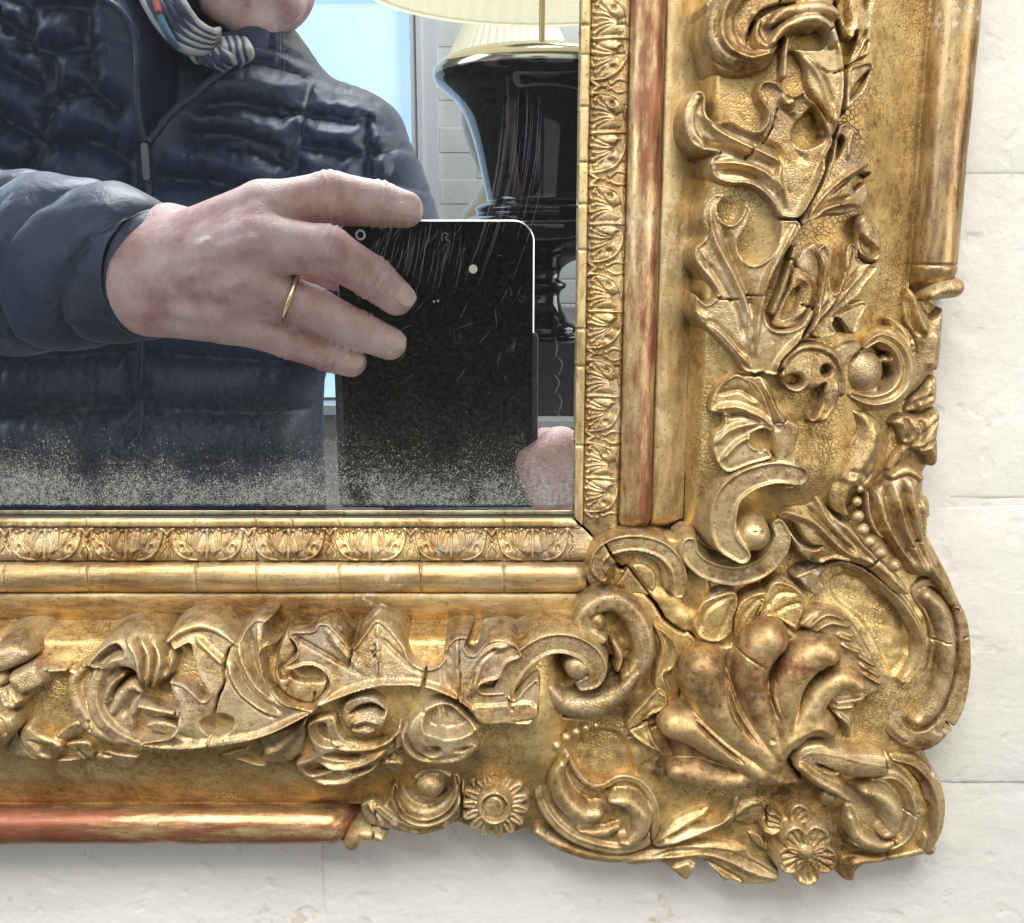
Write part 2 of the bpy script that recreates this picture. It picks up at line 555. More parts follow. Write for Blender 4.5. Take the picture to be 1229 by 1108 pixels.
wall = box_mesh('wall', (-0.75, -(ZW - 0.275) * MM, -0.60), (0.75, 0.2, 0.55), WALL)
tag(wall, kind='structure')
bm_variants = [brick_mesh('brick', 224.7, 74.1, 8, WALL, s) for s in (1, 2, 3, 4, 5)]
joints_y = px(1180, 603, ZW)[1]
x_ref = px(130, 1050, ZW)[0] - 58.0
k = 0
for r in range(-6, 7):
    yc = joints_y + 37.2 + r * 74.4
    for c in range(-3, 4):
        xc = x_ref + 112.6 + c * 225.0 + (112.5 if (r % 2 == 0) else 0.0)
        if abs(xc) > 640: continue
        o = link('brick', bm_variants[(k * 7 + r) % 5], wall)
        o.location = (xc * MM, -ZW * MM, yc * MM)
        k += 1

# ------------------------------------------------------------------ the gilt mirror
frame = empty('gilt_mirror', (0.05, 0.009, -0.16), 'old wall mirror in a carved and cracked gilt frame on a white brick wall', 'mirror')

# silvered glass, foxed towards the lower edge
m, nt, b = nodes('old_mirror_silver')
MIRROR = m
v = coord(nt, 'pos')
sep = N_(nt, 'ShaderNodeSeparateXYZ'); nt.links.new(v, sep.inputs[0])
hgt = mth(nt, 'MULTIPLY', mth(nt, 'SUBTRACT', sep.outputs[2], SY * MM), 1000.0)          # mm above the lower sight edge
edge = mth(nt, 'ADD', hgt, mth(nt, 'MULTIPLY', mth(nt, 'SUBTRACT', noise(nt, v, 30, 5, 0.65), 0.5), 22.0))
dens = ramp(nt, mth(nt, 'DIVIDE', edge, 60.0), [(0.0, 1.0), (0.12, 0.88), (0.21, 0.56), (0.34, 0.26), (0.55, 0.09), (1.0, 0.02)])
dens = mth(nt, 'MULTIPLY', dens, ramp(nt, mth(nt, 'DIVIDE', mth(nt, 'ADD', hgt, mth(nt, 'MULTIPLY', noise(nt, v, 120, 3, 0.6), 1.2)), 10.0), [(0.22, 0.0), (0.31, 1.0)]))
dens = mth(nt, 'MULTIPLY', dens, ramp(nt, noise(nt, v, 70, 5, 0.68), [(0.30, 0.45), (0.50, 0.95), (0.62, 1.0)]))
sp = mth(nt, 'ADD', mth(nt, 'MULTIPLY', noise(nt, v, 3000, 2, 0.6, 1.0), 0.86), mth(nt, 'MULTIPLY', noise(nt, v, 160, 4, 0.6), 0.14))
thr = mth(nt, 'SUBTRACT', 0.71, mth(nt, 'MULTIPLY', dens, 0.33))
msk = mth(nt, 'MULTIPLY', mth(nt, 'SUBTRACT', sp, thr), 11.0)
cl = N_(nt, 'ShaderNodeClamp'); nt.links.new(msk, cl.inputs[0])
msk = mth(nt, 'MAXIMUM', mth(nt, 'MULTIPLY', cl.outputs[0], 0.72), mth(nt, 'MULTIPLY', dens, 0.11))
dirt = ramp(nt, noise(nt, v, 2600, 2, 0.5), [(0.70, 0.0), (0.78, 1.0)])
msk = mth(nt, 'ADD', mth(nt, 'MAXIMUM', msk, mth(nt, 'MULTIPLY', dirt, 0.25)), 0.018)
out = nt.nodes['Material Output']
b.inputs['Base Color'].default_value = (0.80, 0.88, 0.95, 1)
b.inputs['Metallic'].default_value = 1.0
b.inputs['Roughness'].default_value = 0.0
dif = N_(nt, 'ShaderNodeBsdfDiffuse')
nt.links.new(ramp(nt, noise(nt, v, 900, 3, 0.6), [(0.35, (0.13, 0.13, 0.12)), (0.6, (0.34, 0.34, 0.32))]), dif.inputs[0])
ms = N_(nt, 'ShaderNodeMixShader')
nt.links.new(msk, ms.inputs[0]); nt.links.new(b.outputs[0], ms.inputs[1]); nt.links.new(dif.outputs[0], ms.inputs[2])
nt.links.new(ms.outputs[0], out.inputs[0])
box_mesh('mirror_glass', (-0.24, 0.0, (SY - 1.3) * MM), ((SX + 1.3) * MM, 0.004, 0.19), MIRROR, frame)

# hairline scratches in the glass
m, nt, b = nodes('glass_scratch')
b.inputs['Base Color'].default_value = (0.72, 0.76, 0.78, 1); b.inputs['Roughness'].default_value = 0.5
b.inputs['Alpha'].default_value = 0.075
SCRATCH = m
def scratches():
    rr = np.random.RandomState(11)
    V, Q_ = [], []
    def add(pts, wd):
        q = pxs(pts, 0.0)
        l = catmull(q, False, 8)
        t = np.gradient(l, axis=0); t /= np.linalg.norm(t, axis=1)[:, None] + 1e-9
        n = np.stack([-t[:, 1], t[:, 0]], 1)
        b0 = len(V)
        for i in range(len(l)):
            w = wd * (0.3 + 0.7 * math.sin(math.pi * i / (len(l) - 1)))
            for sgn in (-1, 1):
                p_ = l[i] + n[i] * w * sgn
                V.append((p_[0] * MM, -0.00006, p_[1] * MM))
        for i in range(len(l) - 1):
            if rr.rand() < 0.96:
                Q_.append((b0 + 2 * i, b0 + 2 * i + 1, b0 + 2 * i + 3, b0 + 2 * i + 2))
    # long wiping arcs down the lamp and the phone
    for i in range(19):
        x = rr.uniform(598, 662) ; y0 = rr.uniform(92, 200); y1 = y0 + rr.uniform(90, 230)
        f = lambda y: x + 6 * rr.uniform(-.05, .05) - 0.00105 * (max(y - 120, 0)) ** 2 * 0.9
        add([(f(y), y) for y in np.linspace(y0, y1, 6)], rr.uniform(0.03, 0.07))
    for i in range(46):
        x = rr.uniform(445, 560); y0 = rr.uniform(262, 300); y1 = y0 + rr.uniform(12, 60)
        add([(x, y0), (x - 3, (y0 + y1) / 2), (x - 9, y1)], rr.uniform(0.03, 0.055))
    for i in range(22):
        x = rr.uniform(470, 640); y0 = rr.uniform(330, 470); l = rr.uniform(4, 26)
        a = rr.normal(2.2, 0.5)
        add([(x, y0), (x + l * .5 * math.cos(a) + .6, y0 + l * .5 * math.sin(a)), (x + l * math.cos(a), y0 + l * math.sin(a))], rr.uniform(0.03, 0.07))
    for i in range(170):
        x = rr.uniform(0, 690); y0 = rr.uniform(0, 590); l = rr.uniform(2, 8)
        a = rr.uniform(0, 6.28)
        add([(x, y0), (x + l * .5 * math.cos(a) + .8, y0 + l * .5 * math.sin(a)), (x + l * math.cos(a), y0 + l * math.sin(a))], rr.uniform(0.025, 0.06))
    for x in (332, 336, 341):
        add([(x, 20), (x + 1, 60), (x - 1, 96)], 0.06)
    # runs of flaked silver by the right edge
    for i in range(5):
        y = 405 + i * 22
        add([(668 + rr.uniform(-4, 4), y), (672 + rr.uniform(-5, 5), y + 10), (667 + rr.uniform(-4, 4), y + 24)], 0.16)
    o = mesh_obj('scratches', V, Q_, SCRATCH, frame)
    tag(o, kind='stuff')
scratches()

# dark timber behind the mouldings
m, nt, b = nodes('old_timber')
b.inputs['Base Color'].default_value = (0.035, 0.022, 0.014, 1); b.inputs['Roughness'].default_value = 0.8
TIMBER = m
box_mesh('backing_board', (-0.24, 0.0045, (SY - 74) * MM), ((SX + 74) * MM, 0.0088, 0.19), TIMBER, frame)
box_mesh('timber_core', (-0.24, -0.0008, (SY - 66) * MM), ((SX + 66) * MM, 0.0043, (SY - 2.2) * MM), TIMBER, frame)
box_mesh('timber_core', ((SX + 2.2) * MM, -0.0008, (SY - 2.1) * MM), ((SX + 66) * MM, 0.0043, 0.19), TIMBER, frame)

# mouldings: offset from the sight edge (mm) and height (mm)
def arc(o0, z0, r, a0, a1, n=16, sq=1.0):
    return [(o0 + r * math.cos(math.radians(a)), z0 + sq * r * math.sin(math.radians(a))) for a in np.linspace(a0, a1, n)]
MOULD = {
    'rebate': [(1.0, 0.02), (0.95, 1.5), (0.9, 3.2)],
    'sight_fillet': [(1.0, 3.1), (0.05, 3.0), (0.0, 3.3), (0.05, 3.8), (0.3, 4.05), (0.7, 4.15), (1.4, 4.2), (1.75, 4.1), (1.95, 3.4)],
    'leaf_moulding': [(1.9, 2.6), (2.2, 3.2), (3.2, 3.3), (4.5, 3.6), (6.0, 4.2), (7.5, 4.8), (8.8, 5.0), (9.5, 4.6), (9.9, 3.6)],
    'torus_moulding': [(9.85, 3.0)] + arc(13.6, 3.9, 3.62, 178, 2, 22, 0.80) + [(17.25, 3.0)],
    'flat_band': [(17.2, 2.8), (17.35, 4.2), (17.7, 4.7), (19.0, 4.75), (21.0, 4.25), (23.0, 3.3), (24.3, 2.35), (24.75, 2.1)],
    'ground_panel': [(24.7, 2.0), (25.2, 3.6), (25.9, 8.4), (26.3, 10.0), (26.8, 10.7), (27.4, 11.0)] + [(o, float(np.interp(o, [27.4, 32, 38, 44, 50, 56, 62, 66, 69, 70.6], [11.0, 12.6, 14.1, 14.7, 14.2, 12.4, 9.2, 6.6, 4.6, 3.4]))) for o in np.linspace(28.2, 70.6, 38)] + [(71.0, 3.0), (71.6, 2.9)],
    'outer_bead': [(71.5, 2.6)] + arc(76.3, 3.6, 4.75, 175, -20, 26) + [(80.7, 0.0), (80.4, -4.0), (80.2, -8.7)],
}
def wobble1(x, seed):
    return math.sin(x * 0.11 + seed) * 0.5 + math.sin(x * 0.37 + seed * 2.1) * 0.3 + math.sin(x * 0.93 + seed * 3.3) * 0.2

def moulding(name, side, mat, cracks=(), step=2.2, jag=0.06, parent=None, gap=0.45, sink=None):
    prof = np.array(MOULD[name], float)
    if side == 'b':
        far = -232.0
        def place(t, o, z): return (t * MM, -z * MM, (SY - o) * MM)
    else:
        far = 178.0
        def place(t, o, z): return ((SX + o) * MM, -z * MM, t * MM)
    st = list(np.arange(0, 1.0001, step / 245.0))
    rows = []
    seed = len(name) + (3 if side == 'b' else 9)
    # stations run from far end to the mitre; the mitre point depends on the offset
    def end(o):
        return (SX + o - gap) if side == 'b' else (SY - o + gap)
    sg = 1.0 if side == 'b' else -1.0
    tl = max(abs(end(p_[0]) - far) for p_ in prof)
    marks = sorted(set(list(np.arange(0, tl + step, step)) + [abs(c - far) + d for c in cracks for d in (-0.6, -0.22, -0.08, 0.08, 0.22, 0.6)]))
    cpar = [abs(c - far) for c in cracks]
    V = []
    for s in marks:
        dz = 0.0
        for cp_ in cpar:
            dd = abs(s - cp_)
            if dd < 0.2: dz = -0.75
            elif dd < 0.4: dz = min(dz, -0.12)
        for i, (o, z) in enumerate(prof):
            t = far + sg * min(s, abs(end(o) - far))
            w = jag * wobble1(t + o * 0.7, seed + i * 0.15)
            dn = 0.0
            if sink:                                   # the moulding dives under the carved corner piece
                u = min(max((t - sink[0]) / (sink[1] - sink[0]), 0), 1)
                dn = sink[2] * u * u * (3 - 2 * u)
            V.append(place(t, o + w * 0.6 - dn * 0.12, z - dn + w + dz * (0.6 if 0 < i < len(prof) - 1 else 0)))
    n = len(prof)
    q = []
    for r in range(len(marks) - 1):
        for i in range(n - 1):
            a = r * n + i
            f = (a, a + 1, a + n + 1, a + n)
            q.append(f if side == 'r' else f[::-1])
    if side == 'b': q = [f[::-1] for f in q]
    if side == 'r': q = [f for f in q]
    return mesh_obj(name, V, q, mat, parent)

rail_b = empty('bottom_rail', (-0.1, 0.0, -0.1), parent=frame)
rail_r = empty('right_rail', (0.055, 0.0, 0.05), parent=frame)
cb = [px(x, 690, 6)[0] for x in (5, 105, 235, 308, 408, 505, 605, -90)]
cb2 = [px(x, 650, 4)[0] for x in (105, 235, 308, 352, 408, 505, 605)]
cr = [px(775, y, 6)[1] for y in (35, 130, 258, 402, 545)]
cr2 = [px(720, y, 4)[1] for y in (30, 65, 128, 195, 245, 300, 395, 440, 535)]
moulding('rebate', 'b', TIMBER, (), parent=rail_b, jag=0.02)
moulding('rebate', 'r', TIMBER, (), parent=rail_r, jag=0.02)
moulding('sight_fillet', 'b', GOLD_BAND_R, cb2, parent=rail_b)
moulding('leaf_moulding', 'b', GOLD_DULL, cb2, parent=rail_b)
SB = (px(700, 690, 6)[0], px(716, 690, 6)[0], 7.0); SR = (px(770, 630, 6)[1], px(770, 646, 6)[1], 7.0)
moulding('torus_moulding', 'b', GOLD_TORUS_B, cb, parent=rail_b, jag=0.12, sink=SB)
moulding('flat_band', 'b', GOLD_BAND_B, (), parent=rail_b, sink=SB)
moulding('ground_panel', 'b', GOLD_PANEL, (), parent=rail_b, jag=0.22, sink=(px(640, 800, 12)[0], px(715, 800, 12)[0], 11.0))
moulding('outer_bead', 'b', GOLD_BEAD_B, (), parent=rail_b, jag=0.14, sink=(px(402, 990, 5)[0], px(440, 990, 5)[0], 9.0))
moulding('sight_fillet', 'r', GOLD_BAND_R, cr2, parent=rail_r)
moulding('leaf_moulding', 'r', GOLD, cr2, parent=rail_r)
moulding('torus_moulding', 'r', GOLD_TORUS_R, (), parent=rail_r, jag=0.1, sink=SR)
moulding('flat_band', 'r', GOLD_BAND_R, (), parent=rail_r, sink=SR)
moulding('ground_panel', 'r', GOLD_PANEL, (), parent=rail_r, jag=0.22, sink=(px(950, 560, 12)[1], px(950, 680, 10)[1], 11.0))
moulding('outer_bead', 'r', GOLD_BEAD_R, [px(1120, y, 6)[1] for y in (318,)], parent=rail_r, jag=0.12, sink=(px(1110, 330, 5)[1], px(1110, 360, 5)[1], 9.0))

# carved leaf units of the sight moulding: u along the rail, v across (0 = torus side, 8 = sight side)
PER = 18.4
def unit_mesh(seed):
    g = 0.17
    us = np.arange(-PER / 2, PER / 2 + g / 2, g); vs = np.arange(-0.3, 8.6, g)
    U, Vv = np.meshgrid(us, vs)
    Hh = np.full(U.shape, -1.3)
    rr = np.random.RandomState(seed)
    def st(pts, w0, w1, h, z=-0.35, k=0.22):
        nonlocal Hh
        l = catmull(np.array(pts) + rr.uniform(-.12, .12, (len(pts), 2)), False, 6)
        d, par, sd = seg_dist(U, Vv, l)
        w = w0 + (w1 - w0) * par
        t = np.clip(d / w, 0, 1)
        v_ = np.where(d > w, z - (d - w) * 3.0, z + h * np.sqrt(1 - t * t))
        Hh = smax(Hh, v_, k)
    def bl(c, r, h):
        nonlocal Hh
        d = np.hypot(U - c[0], Vv - c[1])
        v_ = np.where(d > r, -0.3 - (d - r) * 3, -0.3 + h * np.sqrt(np.clip(1 - (d / r) ** 2, 0, 1)))
        Hh = smax(Hh, v_, 0.1)
    for s in (-1, 1):
        def bulge(c, r, h, z=-0.35, k=0.15):
            nonlocal Hh
            e_ = np.sqrt(((U - c[0]) / r[0]) ** 2 + ((Vv - c[1]) / r[1]) ** 2)
            v_ = np.where(e_ > 1, z - (e_ - 1) * 9.0, z + h * np.sqrt(np.clip(1 - e_ ** 2.4, 0, 1)))
            Hh = smax(Hh, v_, k)
        bulge((2.1 * s, 4.2), (2.1, 3.4), 1.35)
        bulge((4.9 * s, 3.9), (1.9, 3.3), 1.25)
        bulge((6.7 * s, 4.6), (1.25, 2.6), 1.1)
        for (tx, ty) in ((1.1, 7.1), (2.5, 7.35), (3.8, 6.9), (5.2, 7.2), (6.5, 6.8), (7.2, 5.6)):
            bulge((tx * s, ty), (0.62, 0.55), 1.15, k=0.1)
        for (tx, ty) in ((0.6, 7.0), (1.8, 7.3), (3.2, 7.2), (4.5, 7.0), (5.9, 7.0), (6.9, 6.2)):
            l = np.array([(2.6 * s, 1.9), ((2.6 + tx) / 2 * s + 0.5 * s, 4.6), (tx * s, ty)])
            d, par, sd = seg_dist(U, Vv, catmull(l, False, 6))
            Hh = Hh - 0.55 * np.exp(-(d / 0.2) ** 2) * np.clip(par * 3, 0.2, 1)
        st([(7.9 * s, 7.2), (7.7 * s, 5.0), (6.6 * s, 2.4), (4.2 * s, 0.8), (2.6 * s, 0.6)], 0.35, 0.45, 1.1, k=0.1)
        st([(0.0, 0.6), (0.0, 4.0), (0.0, 7.2)], 0.4, 0.55, 1.25, k=0.1)
        st([(8.2 * s, 0.4), (7.9 * s, 2.2), (8.9 * s, 3.6)], 0.6, 0.35, 0.8)
        st([(9.3 * s, 6.0), (8.3 * s, 7.3), (7.6 * s, 7.6)], 0.55, 0.5, 0.95)
        bl((9.2 * s, 4.9), 0.55, 0.9)
        bl((8.55 * s, 3.9), 0.45, 0.75)
        d = np.hypot((U - 2.6 * s) / 1.15, Vv - 1.7)
        Hh = Hh - 2.2 * np.clip(1.0 - d / 1.0, 0, 1) ** 0.5
        d = np.hypot((U - 5.6 * s), (Vv - 3.4) / 1.3)
        Hh = Hh - 0.9 * np.clip(1.0 - d / 0.7, 0, 1)
    st([(-7, 0.2), (0, 0.15), (7, 0.2)], 0.35, 0.35, 0.7)
    Hh += 0.06 * wob(U * 2 + seed, Vv * 2)
    base = np.interp(Vv, [0.0, 0.6, 1.2, 2.6, 4.2, 5.6, 6.9, 7.6, 8.2], [3.7, 4.6, 4.95, 4.75, 4.15, 3.65, 3.35, 3.25, 3.2])
    keep = Hh > -1.0
    fk = keep[:-1, :-1] | keep[1:, :-1] | keep[:-1, 1:] | keep[1:, 1:]
    ny, nx = U.shape
    idx = np.arange(nx * ny).reshape(ny, nx)
    qd = np.stack([idx[:-1, :-1][fk], idx[:-1, 1:][fk], idx[1:, 1:][fk], idx[1:, :-1][fk]], 1)
    used, inv = np.unique(qd.ravel(), return_inverse=True)
    V3 = np.stack([U.ravel() * MM, -(base + Hh).ravel() * MM, (Vv.ravel() - 9.9) * MM], 1)[used]
    return V3, inv.reshape(-1, 4)
uv = [unit_mesh(s) for s in (1, 2, 3)]
def unit_data(i, mat):
    o = mesh_obj('leaf_ornament', uv[i][0], uv[i][1], mat)
    me = o.data
    bpy.data.objects.remove(o)
    return me
ub = [unit_data(i, GOLD_DULL) for i in range(3)]
ur = [unit_data(i, GOLD) for i in range(3)]
uc0 = px(248, 650, 5)[0]
for i in range(-5, 7):
    xc = uc0 + i * PER
    if xc + PER / 2 > SX + 6.0: continue
    o = link('leaf_ornament', ub[i % 3], rail_b)
    o.location = (xc * MM, 0, SY * MM)
    WPOS_ = None
uc1 = px(720, 622, 5)[1] + PER / 2
for i in range(-6, 9):
    yc = uc1 + i * PER
    if yc - PER / 2 < SY - 6.0 or yc > 165: continue
    o = link('leaf_ornament', ur[i % 3], rail_r)
    o.rotation_euler = (0, -math.pi / 2, 0)
    o.location = (SX * MM, 0, yc * MM)

# ------------------------------------------------------------------ cracks in the old composition (photo pixels, half width, depth)
def crk(pts, w=0.9, d=2.2):
    CRACKS.append((pts, w, d))
crk(C(295, 190, 330, 250, 360, 275, 378, 268, 430, 335, 500, 420, 530, 475, 600, 525, 640, 530, 690, 600), 1.6, 10)
crk(C(690, 602, 610, 695, 600, 780, 598, 835, 520, 905, 440, 945, 385, 965), 1.2, 4)
crk(C(690, 605, 760, 612, 830, 610), 1.2, 4)
crk(C(830, 610, 870, 560, 900, 540, 960, 400), 0.8, 2.5)
crk(C(835, 625, 890, 650, 945, 690), 1.0, 2)
crk(I(560, 20, 585, 0), 1.0); crk(I(550, 630, 530, 740, 470, 860), 0.8); crk(I(420, 850, 395, 915, 370, 945), 0.8)
crk(I(800, 410, 850, 435, 940, 425), 0.7); crk(I(820, 220, 860, 180), 0.7); crk(I(170, 930, 250, 885), 0.8)
crk(J(395, 290, 430, 300, 470, 288, 530, 292, 550, 335, 575, 365), 1.1, 3); crk(J(450, 490, 500, 475), 0.9)
crk(J(150, 662, 210, 672, 270, 668), 0.9); crk(J(290, 650, 375, 655), 0.7); crk(J(820, 470, 870, 495, 935, 505), 0.9)
crk(J(265, 1018, 330, 1022, 385, 1020), 1.6, 4); crk(J(385, 1020, 440, 1032, 455, 980), 1.0, 3)
crk(J(560, 828, 610, 845, 650, 858, 690, 850), 0.9); crk(J(530, 690, 600, 715), 0.7)
crk(B(320, 620, 350, 610, 370, 590), 0.7); crk(B(235, 1000, 260, 1004, 285, 998), 0.4, 1.0)
crk(K(820, 250, 855, 310, 885, 370), 1.0); crk(K(700, 370, 760, 480, 785, 600), 0.9, 2.5)
crk(K(695, 975, 760, 975, 830, 970), 1.2, 3); crk(L(460, 540, 510, 520, 550, 495), 1.0); crk(L(280, 550, 300, 640, 360, 680, 420, 700), 0.9)
crk(L(725, 835, 780, 805, 855, 790), 1.1, 3); crk(L(550, 900, 525, 940, 490, 975), 0.9)
crk(D(575, 305, 590, 270, 610, 250), 0.8); crk(D(890, 930, 930, 965), 1.2, 3); crk(D(935, 465, 975, 455), 0.8); crk(D(960, 580, 1005, 578), 0.7)
crk(D(820, 590, 860, 588, 900, 592), 0.6); crk(F(690, 290, 695, 380), 0.8); crk(F(710, 610, 710, 650), 0.7); crk(F(690, 670, 690, 720), 0.8); crk(F(760, 530, 830, 545), 0.6)
crk(E(560, 560, 560, 620), 0.9, 2.5); crk(E(985, 440, 980, 540), 1.6, 4); crk(E(970, 560, 1000, 640), 1.0); crk(E(130, 360, 150, 380), 0.8)
crk(N(375, 215, 335, 260, 320, 370, 332, 410, 290, 530, 280, 590, 265, 680, 255, 755), 1.3, 4)
crk(N(1050, 200, 1040, 300, 1030, 350), 1.0, 3); crk(N(845, 470, 840, 520, 865, 555), 1.4, 4); crk(N(690, 430, 680, 490), 0.6); crk(N(1210, 250, 1160, 260, 1190, 310), 0.6)
crk(P(340, 265, 325, 370, 305, 440, 320, 495, 335, 515), 1.6, 5); crk(P(525, 210, 530, 330, 535, 410, 515, 465), 1.0, 3); crk(P(60, 375, 55, 400), 1.0)
crk(P(180, 610, 165, 705), 0.8); crk(P(805, 460, 825, 510), 0.7); crk(P(50, 130, 40, 220, 65, 260, 70, 370), 0.6)
crk(H(755, 700, 755, 860), 1.4, 4); crk(H(415, 840, 425, 915), 1.0, 3); crk(H(810, 690, 815, 760), 1.0, 3)
crk(O(310, 255, 325, 320), 0.9); crk(O(445, 320, 465, 270), 1.0); crk(O(525, 295, 600, 305, 660, 300), 0.7); crk(O(595, 600, 615, 680), 0.9); crk(O(1170, 560, 1165, 690), 0.7)

CN = empty('corner_ornament', (0.07, 0.0, -0.12), parent=frame)

# corner block: the thick shaped end piece under shell and scrolls
blk = Orn('corner_block', zn=5.0, rel=False, mat=GOLD_PANEL, grid=0.34, cut=9.0, steep=12.0)
sil = ([(705, 700), (703, 672), (722, 650), (760, 638), (822, 642), (850, 640), (900, 655), (948, 640), (985, 610), (1000, 560), (1010, 500), (1050, 470), (1088, 455)]
       + K(790, 120, 850, 190, 960, 270, 968, 450, 940, 680, 945, 760) + L(880, 60, 890, 240, 885, 370, 850, 410, 828, 450, 826, 570, 850, 625, 848, 790)
       + D(868, 230, 928, 345, 972, 450, 998, 560, 1000, 700, 990, 800, 962, 890, 915, 965, 850, 1035)
       + F(830, 292, 885, 362, 915, 470, 905, 600, 880, 690, 800, 705, 690, 725, 590, 735, 500, 745, 470, 740, 330, 765, 250, 745, 200, 790, 100, 800, 0, 775)
       + E(790, 690, 700, 660, 600, 660, 450, 670, 330, 660, 250, 620, 180, 580, 100, 575, 0, 590)
       + H(880, 925, 780, 915, 740, 900, 660, 930, 560, 940, 440, 915, 380, 890, 400, 820, 480, 740, 560, 650, 700, 620, 830, 560, 900, 470, 1060, 430) + [(690, 820), (700, 770), (698, 735)])
blk.P(sil, z=0.4, h=1.4, e=10, dome=4.8, dw=170, smooth=False)
# sunk panels inside the corner scrolls
blk.pit(D(390, 340, 450, 295, 540, 310, 600, 370, 680, 430, 730, 540, 730, 640, 680, 720, 640, 720, 600, 640, 560, 560, 500, 480, 420, 420), 1.2, 6)
blk.pit(E(270, 260, 300, 190, 380, 165, 460, 190, 490, 270, 500, 340, 400, 370, 330, 380, 280, 330), 1.6, 6)
blk.P([(706, 700), (706, 674), (724, 655), (760, 643), (820, 646), (852, 690), (850, 760), (800, 790), (740, 790), (702, 765)], z=2.2, h=4.2, e=9, k=0.8)
blk.P(C(330, 380, 520, 345, 640, 425, 700, 430, 860, 400, 850, 600, 700, 600, 615, 690, 600, 800, 530, 830, 500, 700, 470, 520), z=2.5, h=4.6, e=22, k=2.0)
blk.Rd(C(490, 540, 520, 600, 530, 700, 540, 800), 5, 0.9)
blk.build(CN, 0.4)

def orn(name, parent=None, **kw):
    return Orn(name, **kw)

# ------------------------------------------------------------------ right rail, top to bottom
o = Orn('curled_leaf', zn=19)
o.P(I(200, -60, 160, 120, 150, 240, 180, 360, 230, 420, 340, 445, 440, 430, 520, 380, 560, 300, 640, 310, 700, 400, 720, 520, 790, 620, 830, 700, 800, 800, 880, 820, 915, 700, 940, 560, 942, 400, 920, 250, 885, 60, 870, -60), z=-1.2, h=3.2, e=7)
o.S(I(330, -60, 245, 50, 225, 180, 270, 290, 380, 350, 490, 330), [14, 17, 18, 17, 13, 7], z=0.6, h=4.6, fl=2, amp=0.22)
o.S(I(430, 110, 415, 190, 445, 260, 500, 300), [7, 8, 8, 4], z=1, h=3.0)
o.S(I(500, 150, 580, 90, 680, 75, 810, 70, 880, 100), [5, 9, 10, 9, 6], z=1.2, h=3.0)
o.S(I(505, 270, 560, 195, 650, 150, 750, 140, 830, 190, 865, 270), [5, 7, 8, 8, 7, 5], z=1.6, h=3.6)
o.pit(I(540, 260, 585, 215, 690, 190, 740, 195, 785, 170, 820, 195, 838, 245, 815, 300, 740, 308, 650, 298, 570, 290), 6.5, 4)
o.Gv(I(390, 260, 410, 150, 470, 75, 560, 38, 660, 25), 2.6, 4.5)
o.S(I(600, 240, 592, 330, 586, 455), [4, 4, 4], z=0, h=3.2)
o.Gv(I(648, 330, 655, 440, 700, 540), 2.0, 2.6); o.Gv(I(555, 300, 550, 460), 2.0, 2.2)
o.Rd(I(905, 190, 930, 330, 936, 450, 915, 640, 882, 800), 4, 1.5); o.Rd(I(700, 340, 800, 480, 850, 620, 880, 760), 3, 0.9)
o.Gv(I(760, 380, 830, 500, 880, 640), 3, 0.8)
o.Gv(I(210, 60, 200, 200, 260, 310, 380, 365), 1.8, 1.0)
o.build(frame)
o = Orn('curled_leaf', zn=18)
o.P(I(868, -60, 888, 60, 902, 160, 935, 235, 980, 245, 1000, 200, 1000, 280, 945, 400, 1040, 352, 1085, 332, 1100, 180, 1115, 90, 1125, -60), z=-1, h=3.6, e=5, rim=0.8, rw=3)
o.pit(I(895, -60, 895, 80, 915, 150, 950, 185, 975, 150, 958, 60, 970, -60), 4.5, 3)
o.pit(I(1030, -60, 1042, 50, 1080, 65, 1097, -60), 3, 3)
o.Gv(I(955, 395, 1020, 290, 1075, 180), 2, 1.2); o.Gv(I(980, 400, 1040, 320, 1080, 240), 2, 0.9)
o.build(frame)
o = Orn('small_leaf', zn=17)
o.P(I(940, 420, 1010, 385, 1070, 368, 1112, 395, 1090, 470, 1040, 570, 960, 640, 920, 690, 930, 560), z=-1, h=3.4, e=4, rim=0.8, rw=3)
o.pit(I(950, 570, 1000, 490, 1085, 415, 1070, 480, 1010, 560, 955, 610), 2, 3)
o.build(frame)

o = Orn('acanthus_leaf', zn=19)
o.P(I(105, 515, 150, 560, 152, 660, 195, 705, 285, 705, 365, 748, 435, 768, 478, 710, 465, 650, 430, 590, 428, 520, 470, 475, 540, 490, 600, 545, 640, 565, 690, 535, 722, 590, 765, 620, 830, 720, 865, 840)
    + J(665, 0, 640, 90, 600, 180, 562, 250, 530, 292, 470, 290, 435, 270, 405, 215, 360, 165, 300, 132, 215, 125, 150, 95, 130, 30) + I(170, 925, 200, 898, 120, 890, 50, 840, 18, 750, 15, 650, 50, 560), z=-1, h=4.2, e=5, rim=0.9, rw=3.5, dome=-0.5)
o.pit(I(725, 640, 665, 710, 622, 790, 650, 865, 700, 895, 780, 870, 830, 820, 820, 730, 770, 640), 4.8, 9)
o.Rd(I(105, 660, 200, 765, 330, 845, 470, 915, 560, 975) + J(440, 110, 485, 230), 4.5, 1.6)
o.Gv(I(160, 690, 300, 760, 430, 820, 560, 910) + J(460, 90), 3.5, 1.4)
o.Gv(I(70, 800, 180, 855, 300, 890, 420, 960), 4, 1.8)
o.S(I(95, 570, 55, 660, 60, 760, 120, 850), [6, 8, 9, 6], z=0.4, h=3.4)
o.Rd(J(150, 20, 250, 25, 350, 55, 430, 120, 480, 210), 4, 1.4); o.Gv(J(150, 60, 260, 65, 350, 100, 420, 170), 3, 1.2)
o.Rd(J(655, 20, 600, 150, 525, 288), 4, 1.6)
o.Rd(I(560, 560, 600, 620, 640, 600), 5, 0.9); o.Gv(I(560, 640, 640, 740, 640, 880, 720, 970), 5, 0.7)
o.build(frame)

